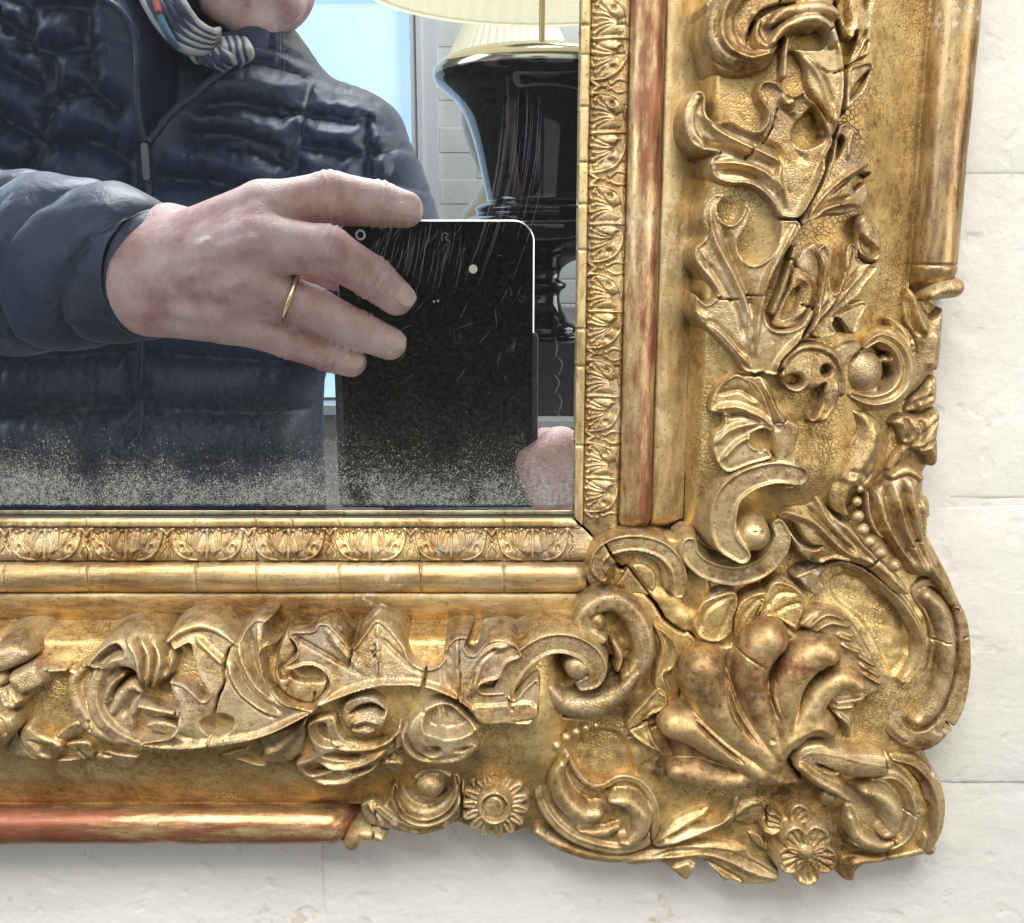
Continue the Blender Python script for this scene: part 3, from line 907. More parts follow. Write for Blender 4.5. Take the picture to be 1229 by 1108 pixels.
o = Orn('acanthus_leaf', zn=18)
o.P(I(875, 830, 900, 740, 960, 728, 1010, 770, 1015, 830, 1070, 870, 1112, 930) + J(900, 20, 906, 70, 872, 112, 885, 160, 850, 235, 770, 268, 680, 275, 600, 300, 552, 330, 535, 300, 570, 230, 640, 120, 680, 10), z=-1.4, h=3.6, e=6, rim=0.5, rw=3)
o.pit(J(798, 130, 820, 72, 885, 68, 884, 100, 845, 135, 805, 165), 4.5, 4)
o.pit(I(880, 860, 905, 800, 940, 830, 925, 900, 885, 960), 2.6, 4)
o.Rd(J(555, 310, 640, 200, 740, 100, 870, 25), 4, 1.5); o.Rd(J(570, 310, 650, 245, 780, 215, 845, 225), 3.5, 1.3)
o.Gv(J(590, 270, 680, 170, 790, 90), 3, 1.2); o.Gv(J(580, 290, 660, 225, 780, 185), 3, 1.2)
o.Rd(I(985, 770, 960, 850, 950, 950), 2.5, 1.0)
o.build(frame)

o = Orn('acanthus_leaf', zn=19)
o.P(J(155, 165, 108, 215, 92, 290, 108, 370, 62, 425, 60, 490, 110, 560, 150, 620, 158, 655, 115, 690, 70, 648, 60, 720, 82, 780, 160, 860, 230, 940, 285, 1015, 380, 1028, 435, 1030, 450, 960, 520, 880, 565, 815, 605, 740, 590, 705, 540, 785, 470, 812, 405, 795, 378, 700, 395, 600, 445, 500, 540, 345, 528, 295, 450, 290, 440, 380, 395, 465, 330, 502, 280, 470, 262, 400, 312, 300, 322, 240, 292, 208, 270, 270, 230, 312, 185, 285, 172, 230, 205, 172), z=-1, h=4.2, e=4.5, rim=0.7, rw=3)
o.Rd(J(150, 190, 130, 290, 165, 420, 240, 570, 300, 720, 320, 900), 4, 1.3); o.Rd(J(90, 430, 140, 540, 210, 650, 290, 800, 315, 930), 4, 1.2)
o.Gv(J(110, 480, 170, 580, 260, 740, 300, 870), 3.5, 1.6); o.Gv(J(190, 320, 230, 450, 290, 600, 340, 760), 5, 1.4)
o.Rd(J(75, 730, 160, 810, 250, 910, 310, 990), 4, 1.3); o.Gv(J(110, 760, 200, 830, 290, 940), 3, 1.5)
o.Rd(J(520, 310, 440, 460, 380, 590, 345, 760, 335, 930), 4, 1.6); o.Gv(J(315, 660, 318, 780, 322, 910), 2, 1.0)
o.Rd(J(560, 830, 480, 910, 420, 1000), 4, 1.2)
o.pit(J(80, 650, 130, 640, 155, 660, 115, 685), 2, 3)
o.build(frame)

o = Orn('acanthus_leaf', zn=18)
o.P(J(450, 985, 500, 900, 560, 825, 602, 740, 622, 640, 642, 520, 615, 440, 660, 405, 692, 470, 688, 600, 710, 632, 742, 560, 760, 430, 792, 395, 832, 420, 832, 465, 880, 492, 942, 505, 930, 545, 870, 605, 830, 660, 780, 690, 868, 675, 885, 705, 850, 765, 822, 832, 785, 832, 755, 795, 720, 757, 698, 790, 722, 835, 640, 858, 560, 850, 490, 915), z=-1.2, h=3.4, e=4, rim=0.6, rw=3)
o.Rd(J(450, 975, 600, 785, 740, 645, 890, 500), 4, 1.7); o.Rd(J(570, 820, 650, 690, 720, 610, 795, 420), 3.5, 1.5); o.Rd(J(590, 780, 640, 640, 650, 470), 3, 1.2)
o.Gv(J(600, 800, 700, 690, 830, 520), 2.2, 1.5); o.Gv(J(620, 740, 690, 640, 760, 500), 2.2, 1.3); o.Gv(J(690, 760, 770, 715, 860, 690), 2.5, 1.2)
o.pit(J(688, 600, 690, 540, 715, 520, 735, 560, 712, 630), 3.5, 3)
o.build(frame)
o = Orn('curled_leaf', zn=18)
o.P(J(818, 300, 850, 262, 905, 282, 950, 350, 962, 430, 942, 502, 880, 492, 832, 465, 820, 400), z=-1, h=3.8, e=9, dome=0.8, dw=14)
o.pit(J(830, 350, 870, 380, 930, 430, 920, 480, 850, 460, 825, 410), 2.0, 6)
o.build(frame)
o = Orn('small_leaf', zn=16)
o.P(J(500, 520, 560, 545, 625, 590, 610, 700, 545, 785, 470, 806, 400, 785, 430, 700, 475, 620), z=-1.2, h=2.4, e=5)
o.Rd(J(520, 560, 570, 600, 560, 690, 500, 760), 5, 1.2); o.pit(J(440, 760, 480, 640, 530, 600, 540, 660, 490, 750), 1.8, 5)
o.S(J(500, 430, 452, 600, 402, 725), [5, 5, 5], z=-0.5, h=3.0)
o.P(J(560, 420, 620, 400, 640, 500, 620, 600, 560, 560, 510, 500), z=-1.2, h=2.0, e=6)
o.build(frame)

o = Orn('curled_leaf', zn=18)
o.P(B(338, 455, 345, 395, 385, 348, 455, 338, 528, 368, 565, 440, 562, 520, 525, 580, 485, 622, 440, 612, 455, 570, 480, 520, 440, 500, 400, 515, 355, 490), z=-1.2, h=3.2, e=5, dome=1.0, dw=12)
o.S(B(342, 440, 352, 390, 400, 350, 470, 345, 530, 378, 560, 440, 562, 510), 5.5, z=0.6, h=3.2)
o.holes((B(388, 465)[0], 14, 12), (B(500, 428)[0], 8.5, 9), d=4.0)
o.pit(B(455, 500, 500, 470, 495, 520, 470, 590, 448, 600), 3, 3)
o.Rd(B(540, 470, 530, 560, 480, 615), 3, 1.0)
o.P(B(520, 380, 570, 340, 640, 330, 660, 360, 600, 400, 570, 430), z=-1.5, h=2.6, e=5)
o.build(frame)

o = Orn('scroll', zn=18)
o.P(B(205, 452, 290, 455, 335, 560, 370, 600, 408, 628, 392, 720, 406, 835, 330, 838, 318, 740, 300, 640, 262, 540), z=-1, h=3.8, e=4)
o.Rd(B(270, 460, 320, 570, 350, 620), 3, 1.2); o.Gv(B(240, 470, 300, 600, 335, 640), 3, 1.0)
o.S(B(400, 800, 320, 790, 225, 820, 160, 880, 138, 970, 150, 1040, 200, 1085), [14, 16, 17, 18, 18, 18, 12], z=-0.6, h=4.4, band=True, z1=0.5)
o.ball(B(250, 1022)[0], 20.0, z=0.2)
o.Gv(B(400, 838, 330, 840, 262, 870, 212, 930, 195, 1000), 1.6, 1.6)
o.build(frame)
o = Orn('acanthus_leaf', zn=18)
o.P(B(180, 442, 122, 488, 96, 555, 98, 588, 138, 592, 140, 628, 108, 662, 100, 712, 120, 772, 160, 802, 230, 772, 310, 742, 292, 705, 245, 700, 236, 662, 280, 640, 322, 652, 302, 560, 265, 480, 215, 450), z=-1.2, h=3.8, e=4.5, rim=0.6, rw=3)
o.Rd(B(100, 578, 180, 560, 260, 590, 310, 630), 4, 1.4); o.Gv(B(150, 600, 220, 590, 290, 615), 2.5, 1.6); o.Rd(B(112, 700, 170, 640, 270, 612), 4, 1.2)
o.Rd(B(130, 760, 190, 690, 235, 665), 3, 1.2); o.pit(B(238, 655, 282, 648, 276, 722, 242, 692), 3.5, 3); o.Gv(B(130, 520, 200, 500, 260, 540), 3, 1.0)
o.build(frame)

# ------------------------------------------------------------------ corner, right flank
o = Orn('volute', zn=12, rel=False, steep=6, cut=6)
o.S(K(435, 530, 520, 475, 620, 510, 690, 610, 695, 740, 620, 850, 480, 890, 340, 850), [7, 12, 16, 18, 19, 19, 15, 8], z=8.5, h=4.5, fl=3, amp=0.3)
o.pit(K(500, 570, 610, 570, 645, 690, 605, 800, 530, 830, 572, 700, 560, 620), 5, 3)
o.S(K(585, 625, 635, 645, 650, 710), [6, 6, 4], z=8.0, h=3.0)
o.S(K(620, 350, 700, 430, 760, 520, 778, 595), [4, 8, 8, 4], z=6.5, h=4.2)
o.S(K(540, 440, 620, 440, 700, 520), [4, 7, 5], z=8, h=3.5)
o.ball(K(425, 700)[0], 26.5, z=9.2)
o.build(CN)
o = Orn('scroll', zn=6, rel=False, steep=8, cut=12)
o.P(K(700, 150, 742, 128, 800, 205, 860, 300, 905, 330, 972, 275, 968, 450, 942, 680, 890, 715, 800, 820, 690, 880, 600, 930, 560, 860, 690, 780, 750, 600, 720, 440, 690, 310), z=1.5, h=3.2, e=6, dome=1.5, dw=16)
o.Rd(K(740, 160, 770, 300, 840, 460), 5, 1.6); o.Gv(K(720, 200, 740, 330, 800, 460), 2.4, 1.2)
o.S(K(850, 190, 930, 150, 1030, 140), [8, 13, 13.5], z=2.0, h=7.0, h1=6.5)
o.Rd(K(900, 430, 890, 560, 860, 680), 6, 0.8)
o.build(CN)
o = Orn('bud', zn=6, rel=False, steep=8, cut=9.5)
o.P(K(705, 975, 740, 880, 800, 830, 870, 750, 940, 740, 935, 900, 900, 940, 830, 972), z=1.0, h=3.4, e=7, dome=1.0, dw=12)
o.Gv(K(720, 960, 800, 900, 900, 860), 3, 0.9); o.Rd(K(790, 940, 830, 870, 880, 800), 4, 1.0)
o.build(CN)
o = Orn('bud', zn=7, rel=False, steep=8, cut=9.5)
o.P(L(600, 165, 680, 118, 790, 130, 890, 95, 902, 160, 890, 240, 890, 375, 850, 415, 822, 360, 740, 322, 680, 290, 650, 215), z=1.5, h=3.6, e=7, dome=2.0, dw=16)
o.Gv(L(700, 140, 720, 210, 700, 270), 3, 1.4); o.Gv(L(780, 150, 790, 220, 740, 290), 3, 1.4); o.Gv(L(880, 150, 810, 220, 770, 290), 2.6, 1.2); o.Rd(L(760, 170, 770, 230), 4, 0.9)
o.Gv(L(885, 250, 820, 290, 780, 310), 2.6, 1.2); o.pit(L(598, 190, 640, 180, 680, 260, 660, 285, 610, 240), 3.5, 4)
o.S(L(712, 298, 668, 350, 622, 412), [7, 8, 7], z=2.5, h=3.4)
o.S(L(612, 440, 580, 505), [6, 6], z=2.0, h=3.0)
o.build(CN)
acr = Orn('acanthus_leaf', zn=13, rel=False, steep=6, cut=6)
acr.P(L(400, 95, 480, 98, 550, 138, 592, 195, 586, 290, 575, 400, 540, 490, 490, 530, 430, 545, 405, 610, 425, 690, 340, 662, 300, 592, 288, 520, 310, 440, 370, 330, 430, 230, 430, 160), z=7.5, h=3.2, e=8, dome=1.8, dw=22)
acr.Rd(L(540, 170, 520, 290, 440, 430, 370, 560, 370, 640), 6, 1.2); acr.Gv(L(470, 120, 460, 250, 380, 400, 330, 540), 5, 0.9)
acr.Gv(L(400, 430, 460, 440, 500, 470), 4, 0.6); acr.Rd(L(350, 460, 420, 470, 470, 440), 4, 0.6); acr.Gv(L(575, 300, 550, 420, 480, 500), 3, 0.9)
acr = acr.build(CN)
flt = Orn('fluted_leaf', zn=9, rel=False, steep=7, cut=12)
flt.P(L(520, 560, 570, 510, 620, 440, 700, 400, 790, 420, 832, 480, 822, 570, 856, 622, 850, 790, 905, 895, 995, 1090, 1040, 1200, 960, 1180, 900, 1080, 850, 1020, 760, 1010, 690, 920, 620, 830, 560, 770, 515, 680), z=2.0, h=3.2, e=9, dome=3.2, dw=30)
for a in ((560, 530, 590, 700, 720, 900, 800, 1000), (640, 490, 690, 700, 790, 930, 880, 1040), (730, 480, 770, 720, 860, 960, 950, 1120)):
    flt.Rd(L(*a), 6, 1.3)
for a in ((600, 520, 640, 700, 760, 920), (690, 480, 730, 710, 830, 950), (790, 560, 810, 780, 900, 1000)):
    flt.Gv(L(*a), 4, 1.4)
flt.S(L(640, 460, 720, 430, 790, 470), [6, 9, 6], z=4.5, h=3.6); flt.S(L(800, 640, 830, 620, 845, 680), [6, 9, 6], z=2.5, h=3.0)
flt.S(L(490, 540, 500, 650, 535, 740, 572, 775), [3, 4, 4, 2.5], z=6.5, h=3.0)
flt.build(CN)
o = Orn('acanthus_leaf', zn=12, rel=False, steep=6, cut=6)
o.P(L(20, 670, 80, 602, 180, 590, 180, 530, 215, 512, 255, 545, 292, 622, 350, 690, 430, 722, 480, 800, 540, 862, 600, 922, 700, 1020, 745, 1100, 660, 1092, 560, 1002, 490, 952, 400, 922, 320, 908, 230, 932, 150, 890, 110, 820, 70, 722), z=6.8, h=3.4, e=6, dome=0.6)
o.Rd(L(205, 540, 330, 720, 480, 868, 640, 1008, 720, 1090), 5, 1.6); o.Rd(L(300, 640, 420, 760, 560, 900, 680, 1010), 4, 1.4); o.Rd(L(50, 645, 200, 690, 360, 840, 480, 905), 5, 1.4)
o.Gv(L(260, 620, 400, 790, 540, 920), 3, 1.6); o.Gv(L(180, 620, 320, 760, 440, 870), 3, 1.4); o.pit(L(40, 690, 120, 705, 195, 815, 265, 828, 230, 855, 150, 835, 90, 760), 4.5, 4)
o.Rd(L(230, 925, 330, 900, 420, 915), 3, 1.2)
o.build(CN)
o = Orn('small_leaf', zn=10, rel=False, steep=6, cut=5)
o.P(L(110, 995, 180, 960, 260, 940, 350, 905, 300, 950, 250, 1000, 280, 1050, 240, 1100, 190, 1080, 150, 1030), z=6.5, h=2.4, e=5)
o.ball(L(240, 1050)[0], 9, z=7.5, flat=0.8)
o.build(CN)
bd = Orn('bead', zn=13)   # one round bead, shared by the string of beads
def bead_data(r, mat):
    n = 14; V = []; q = []
    for i in range(8):
        a = math.pi / 2 * i / 7
        for k_ in range(n):
            b_ = 2 * math.pi * k_ / n
            V.append((r * math.cos(a) * math.cos(b_), -r * math.sin(a) * 1.05, r * math.cos(a) * math.sin(b_)))
    for i in range(7):
        for k_ in range(n):
            q.append((i * n + k_, i * n + (k_ + 1) % n, (i + 1) * n + (k_ + 1) % n, (i + 1) * n + k_))
    ob = mesh_obj('bead', V, q, mat)
    me = ob.data
    bpy.data.objects.remove(ob)
    return me
BEAD = bead_data(1.0, GOLD)
def bead(cx_, cy_, rpx, z, parent):
    X, Y = px(cx_, cy_, z + 0.5)
    r = rpx * (px(cx_ + 1, cy_, z)[0] - px(cx_, cy_, z)[0])
    ob = link('bead', BEAD, parent)
    ob.location = (X * MM, -z * MM, Y * MM)
    ob.scale = (r * MM, r * MM, r * MM)
for (bx, by, br) in ((455, 520, 21), (440, 587, 27), (447, 665, 31), (472, 735, 33), (507, 800, 34), (565, 860, 36), (640, 927, 36)):
    c = L(bx, by)[0]
    bead(c[0], c[1], br / 4.43, 11.3, acr)

# big C-scroll on the right
o = Orn('scroll', zn=9, rel=False, steep=7, cut=8)
o.S(D(270, 325, 350, 290, 440, 262, 530, 285, 615, 345, 700, 425, 768, 530, 788, 620, 772, 700, 720, 765), [3, 4, 6, 8, 9, 9.5, 9, 8.5, 8, 6], z=5.2, h=4.2, fl=2, amp=0.35)
o.build(CN)
o = Orn('scroll', zn=6, rel=False, steep=9, cut=9.5)
o.P(D(740, 400, 770, 345, 810, 328, 872, 342, 930, 400, 980, 480, 1003, 600, 1000, 760, 970, 890, 920, 970, 850, 1040, 780, 1058, 700, 1030, 640, 980, 622, 920, 650, 850, 705, 805, 760, 745, 805, 700, 822, 600, 802, 500), z=1.0, h=4.0, e=5)
o.pit(D(775, 385, 835, 365, 900, 420, 940, 520, 948, 640, 930, 780, 880, 900, 810, 970, 740, 965, 705, 915, 730, 850, 800, 790, 830, 700, 845, 590, 815, 480), 4.2, 4)
o.S(D(805, 400, 862, 460, 890, 560, 886, 700, 850, 830, 800, 900, 765, 920), [11, 13, 13.5, 14, 14, 13.5, 11], z=1.6, h=5.6)
o.S(D(690, 820, 655, 880, 665, 950, 720, 1000), [4, 5, 5, 4], z=4.0, h=1.6)
o.build(CN)
# pair of C-scrolls at the inner corner
o = Orn('scroll', zn=11, rel=False, steep=6, cut=6)
o.P(C(225, 350, 225, 260, 280, 190, 380, 150, 500, 165, 600, 220, 650, 320, 650, 400, 600, 420, 540, 380, 520, 290, 440, 250, 350, 280, 340, 340, 290, 360), z=5.6, h=2.6, e=5)
o.S(C(290, 325, 262, 285, 285, 230, 350, 195, 440, 188, 530, 215, 588, 275, 605, 340, 602, 392), [8, 9.5, 11, 12, 12, 12, 11.5, 11, 9], z=6.5, h=3.6, band=True)
o.P(C(230, 360, 330, 370, 400, 290, 470, 280, 520, 330, 500, 420, 380, 410, 330, 380, 250, 380), z=4.5, h=2.6, e=8)
o.build(CN)
o = Orn('scroll', zn=12, rel=False, steep=6, cut=6)
o.S(C(648, 195, 655, 245, 720, 300, 830, 325, 930, 300, 1000, 240, 1032, 170, 1015, 115), [11, 13, 14, 14.5, 14.5, 14, 12, 9], z=7.6, h=3.2, band=True)
o.build(CN)
o = Orn('scroll', zn=13, rel=False, steep=6, cut=8)
o.S(C(285, 585, 225, 555, 215, 495, 260, 450, 340, 435, 408, 480, 450, 560, 462, 650, 435, 710, 385, 745), [8, 11, 12.5, 13, 14, 15, 15, 14, 13, 9], z=8.0, h=4.6, fl=1, amp=0.18)
o.ball(C(262, 515)[0], 12, z=9.5)
o.S(C(335, 600, 360, 660, 350, 720), [4, 6, 4], z=7.5, h=3.2)
o.Gv(C(310, 520, 360, 580, 385, 650, 390, 720), 2.2, 1.6)
o.build(CN)
o = Orn('scroll', zn=17, rel=False, steep=6, cut=9)
o.S(C(-120, 800, -95, 740, -30, 660, 60, 610, 150, 610, 230, 650, 268, 710, 255, 765, 205, 785), [15, 15.5, 15.5, 15.5, 16, 15.5, 14, 11, 8], z=12.0, h=4.4, band=True, z1=10.5)
o.ball(C(188, 715)[0], 16.0, z=12.4)
o.Gv(C(-60, 800, 0, 735, 70, 700, 130, 700), 1.6, 1.5)
o.build(CN)
o = Orn('scroll', zn=13, rel=False, steep=6, cut=8)
o.S(C(75, 790, 115, 845, 200, 868, 290, 850, 370, 790, 430, 720), [10, 15, 17, 16, 12, 6], z=8.0, h=4.6, k=0.3)
o.S(C(120, 925, 240, 915, 340, 860, 420, 790, 455, 700), [3, 6, 8, 8, 5], z=7.2, h=3.6, fl=2, amp=0.4)
o.build(CN)
# low leaves between the inner scrolls and the shell
for (a, rid) in (((670, 490, 700, 430, 780, 395, 838, 390, 852, 440, 832, 500, 822, 560, 770, 600, 700, 592, 660, 540), ((690, 560, 720, 470, 810, 410), (760, 590, 800, 500, 830, 420))),
                 ((850, 440, 900, 402, 968, 390, 962, 450, 902, 530, 845, 605, 828, 520), ((845, 580, 880, 480, 950, 410),)),
                 ((960, 405, 1000, 345, 1080, 362, 1130, 420, 1110, 500, 1080, 545, 1000, 500, 935, 505), ((960, 470, 1020, 400, 1090, 400), (1000, 480, 1060, 450, 1110, 440))),
                 ((500, 530, 560, 560, 602, 620, 590, 700, 545, 740, 562, 800, 540, 832, 500, 790, 508, 700, 525, 620), ((530, 560, 560, 640, 530, 760),)),
                 ((460, 840, 520, 780, 560, 830, 540, 880, 480, 920, 500, 1000, 540, 1060, 480, 1040, 400, 980, 390, 920), ((500, 820, 460, 900, 480, 1000), (520, 860, 440, 940)))):
    o = Orn('small_leaf', zn=11, rel=False, steep=5, cut=4, mat=GOLD_PANEL)
    o.P(C(*a), z=6.8, h=2.0, e=5, rim=0.5, rw=3)
    for r_ in rid:
        o.Gv(C(*r_), 3, 0.8)
    o.build(CN)
# shell frill: ribbed fan behind the lobes
o = Orn('shell_frill', zn=12, rel=False, steep=5, cut=5)
o.P(M(720, 220, 800, 150, 900, 150, 985, 205, 1060, 320, 1135, 470, 1130, 525, 1050, 575, 990, 600, 985, 700, 960, 780, 930, 700, 860, 600, 900, 420, 880, 300, 780, 250), z=6.8, h=2.6, e=8)
for a in ((760, 235, 850, 165, 960, 195), (780, 255, 870, 205, 970, 225), (905, 262, 980, 290), (925, 310, 1020, 350), (990, 350, 1090, 415), (1010, 400, 1110, 465), (1030, 450, 1120, 500), (880, 585, 960, 575, 1040, 560), (880, 610, 960, 605, 1000, 600), (900, 640, 955, 690, 960, 760)):
    o.Rd(M(*a), 2.6, 1.5)
o.build(CN)
# the shell itself
sh = Orn('shell', zn=14, rel=False, mat=GOLD_SHELL, k=0.8, steep=6, cut=6, grid=0.24)
sh.P(M(95, 945, 130, 890, 90, 800, 40, 710, 70, 640, 150, 612, 200, 640, 165, 520, 165, 400, 240, 325, 330, 322, 400, 335, 450, 255, 560, 192, 690, 245, 760, 292, 850, 282, 922, 330, 890, 420, 980, 432, 1040, 485, 1015, 545, 930, 545, 865, 605, 930, 720, 905, 790, 800, 785, 722, 828, 690, 900, 760, 988, 600, 1030, 450, 1020, 300, 1030, 150, 1000), z=4.5, h=3.8, e=10)
sh.S(M(500, 985, 350, 978, 230, 950, 148, 938), [10, 15, 18.5, 15], z=7.0, h=4.4, h1=5.0, k=0.25, pw=2.2)
sh.S(M(520, 915, 350, 815, 220, 728, 130, 702), [12, 20, 24, 21], z=7.6, h=5.0, h1=6.4, k=0.25, pw=2.2)
sh.S(M(600, 870, 450, 745, 330, 610, 270, 490, 270, 425), [16, 25, 29, 30, 27], z=8.0, h=5.6, h1=7.4, k=0.25, pw=2.2)
sh.S(M(620, 830, 545, 670, 500, 545, 502, 430, 540, 330, 580, 290), [16, 22, 23, 23.5, 28, 26], z=8.0, h=5.6, h1=7.2, k=0.25, pw=2.2)
sh.S(M(640, 800, 648, 660, 680, 520, 742, 405, 815, 355, 855, 350), [16, 19, 21.5, 24.5, 24, 19], z=8.0, h=5.6, h1=7.0, k=0.25, pw=2.2)
sh.S(M(690, 770, 778, 655, 838, 555, 905, 492, 970, 482, 1008, 505), [16, 17, 16, 15.5, 14.5, 11.5], z=7.6, h=5.4, h1=5.8, k=0.25, pw=2.2)
sh.P(M(440, 900, 520, 800, 600, 705, 700, 665, 800, 625, 870, 640, 925, 715, 910, 790, 800, 782, 722, 825, 684, 885, 705, 945, 755, 985, 640, 1022, 520, 1022, 450, 985), z=7.5, h=4.6, e=46, dome=2.6, dw=60, k=2.2)
sh.pit(M(725, 600, 735, 530, 770, 470, 840, 432, 800, 490, 752, 560, 738, 615), 6.0, 3)
sh.Gv(M(510, 770, 425, 650, 385, 530, 385, 400), 1.8, 2.0); sh.Gv(M(618, 660, 585, 560, 590, 470, 630, 380, 690, 300), 2.0, 2.0); sh.Gv(M(450, 870, 335, 780, 220, 670), 2.0, 2.2)
sh.Rd(M(440, 700, 390, 610, 372, 500, 375, 430), 2.0, 0.8); sh.Rd(M(620, 640, 600, 560, 608, 480), 1.8, 0.8)
sh.holes((M(585, 755)[0], 4.5, 4), d=0.9)
sh.build(CN, 0.05)

# bottom right scroll
o = Orn('scroll', zn=12, rel=False, steep=6, cut=9)
o.P(F(308, 312, 350, 262, 440, 250, 520, 282, 700, 300, 702, 385, 640, 402, 540, 402, 505, 392, 552, 450, 525, 482, 450, 452, 370, 402, 320, 362), z=6.5, h=3.6, e=8, dome=1.0)
o.S(F(330, 325, 380, 290, 480, 300, 600, 330, 700, 345), [7, 9, 9, 8, 7], z=8.0, h=3.0, fl=2, amp=0.3)
o.S(F(340, 340, 400, 390, 470, 430, 525, 465), [8, 9.5, 9, 7], z=8.0, h=4.4)
o.pit(F(395, 330, 430, 335, 510, 375, 480, 375, 420, 355), 3, 3)
o.ball(F(470, 495)[0], 11.5, z=7.0)
o.build(CN)
o = Orn('scroll', zn=9, rel=False, steep=7, cut=9)
o.P(F(540, 420, 640, 390, 720, 360, 800, 420, 842, 520, 832, 620, 780, 690, 690, 715, 600, 705, 540, 680, 500, 600, 520, 500), z=3.5, h=2.4, e=6)
o.S(F(640, 390, 715, 385, 775, 440, 800, 530, 775, 620, 710, 665, 620, 672, 555, 650), [5, 8, 9, 9.5, 9.5, 9, 8, 5], z=4.8, h=4.2, fl=2, amp=0.35)
o.S(F(595, 430, 660, 455, 708, 520, 700, 585, 670, 600), [9, 13, 14.5, 12, 7], z=5.0, h=5.6)
o.S(F(538, 540, 548, 590, 600, 640, 670, 655, 720, 630), [8, 11, 12, 9, 5], z=4.8, h=4.8)
o.build(CN)
o = Orn('scroll', zn=5, rel=False, steep=9, cut=9.5)
o.S(F(705, 305, 790, 330, 855, 400, 885, 490, 880, 590, 850, 670), [7, 11, 13, 13.5, 12.5, 9], z=1.2, h=4.4, fl=2, amp=0.3)
o.ball(F(878, 702)[0], 8, z=0.5); o.Gv(F(850, 480, 855, 560, 845, 620), 3, 2.4)
o.P(F(478, 762, 500, 705, 560, 690, 700, 695, 830, 672, 840, 700, 700, 728, 600, 742, 565, 770, 560, 802, 522, 805), z=1.0, h=3.0, e=5); o.Rd(F(530, 780, 560, 725, 680, 708), 4, 1.0)
o.build(CN)

# flowers
def flower(cx_, cy_, rp, n, wp, zc, rc, z0, a0, parent, lobed=True, hh=3.0, name='flower', zn=9, hc=None, skip=()):
    fl = empty(name, (0.0, 0.0, 0.0), parent=parent)
    for i in range(n):
        if i in skip: continue
        a = a0 + 2 * math.pi * i / n
        ux, uy = math.cos(a), math.sin(a)
        p_ = Orn('petal', zn=zn, rel=False, steep=5, cut=6, mat=GOLD, grid=0.22)
        if lobed:
            pc_ = (cx_ + ux * (rp - wp), cy_ + uy * (rp - wp))
            p_.P([(pc_[0] + wp * (1.0 if abs(math.sin(t_)) < .9 else .97) * math.cos(t_ + a), pc_[1] + wp * math.sin(t_ + a)) for t_ in np.linspace(0, 2 * math.pi, 14, endpoint=False)], z=z0, h=hh, e=wp * 0.55, rim=0.7, rw=wp * 0.28)
            if 0: p_.pit([(cx_ + ux * (rp - wp) + wp * .62 * math.cos(t_), cy_ + uy * (rp - wp) + wp * .62 * math.sin(t_)) for t_ in np.linspace(0, 2 * math.pi, 10, endpoint=False)], 1.5, wp * 0.4)
            for s_ in (-0.3, 0.0, 0.3):
                p_.Gv([(cx_ + math.cos(a + s_ * 1.2) * rc, cy_ + math.sin(a + s_ * 1.2) * rc), (cx_ + math.cos(a + s_) * rp * 0.82, cy_ + math.sin(a + s_) * rp * 0.82)], wp * 0.10, 0.6)
        else:
            p_.S([(cx_ + ux * rc * 0.6, cy_ + uy * rc * 0.6), (cx_ + ux * rp * 0.55, cy_ + uy * rp * 0.55), (cx_ + ux * (rp - wp), cy_ + uy * (rp - wp))], [wp * 0.6, wp * 1.0, wp * 0.62], z=z0, h=hh)
            p_.Gv([(cx_ + ux * rc, cy_ + uy * rc), (cx_ + ux * rp * 0.85, cy_ + uy * rp * 0.85)], wp * 0.25, 0.6)
        p_.build(fl, 0.12)
    c_ = Orn('flower_centre', zn=zn + 1, rel=False, steep=6, cut=6, grid=0.22)
    c_.ball((cx_, cy_), rc, z=zc, flat=0.75)
    c_.build(fl, 0.1)
    return fl
fc = F(360, 682)[0]
flower(fc[0], fc[1], 41, 5, 20, 8.6, 12, 5.6, -math.pi / 2 + 0.6, CN, hh=3.6)
f2 = F(285, 575)[0]
flower(f2[0], f2[1], 36, 6, 16, 5.8, 8, 4.2, -2.9, CN, hh=3.0, zn=7, skip=(1, 5))
sc_ = H(885, 805)[0]
sf = flower(sc_[0], sc_[1], 47, 15, 10.0, 9.5, 22, 7.2, 0.2, CN, lobed=False, hh=3.2, zn=11)
sd_ = Orn('flower_disc', zn=13, rel=False, steep=6, cut=4, grid=0.22)
cir = lambda c, r, n=16: [(c[0] + r * math.cos(2 * math.pi * i / n), c[1] + r * math.sin(2 * math.pi * i / n)) for i in range(n)]
sd_.P(cir(sc_, 22), z=9.6, h=4.4, e=6)
sd_.pit(cir(sc_, 17), 1.6, 3); sd_.P(cir((sc_[0] - 1, sc_[1]), 13), z=12.2, h=1.0, e=5)
sd_.build(sf, 0.4)

# bottom leaves under the shell
o = Orn('acanthus_leaf', zn=8, rel=False, steep=7, cut=10)
o.P(E(555, 600, 600, 560, 640, 520, 720, 475, 782, 460, 775, 500, 710, 540, 800, 520, 850, 490, 862, 440, 890, 430, 875, 520, 820, 560, 720, 582, 600, 625), z=3.0, h=3.6, e=6)
o.Rd(E(575, 600, 680, 530, 770, 475), 4, 1.2); o.Rd(E(600, 610, 740, 560, 850, 510), 4, 1.2); o.Gv(E(600, 590, 700, 545, 780, 520), 3, 1.4)
o.build(CN)
o = Orn('acanthus_leaf', zn=5, rel=False, steep=9, cut=9.5)
o.P(E(455, 640, 560, 612, 700, 590, 800, 578, 900, 592, 942, 640, 1000, 672, 1036, 702, 1022, 746, 900, 752, 852, 736, 826, 743, 790, 702, 736, 662, 726, 692, 690, 738, 640, 706, 590, 672, 480, 682), z=0.8, h=3.8, e=6)
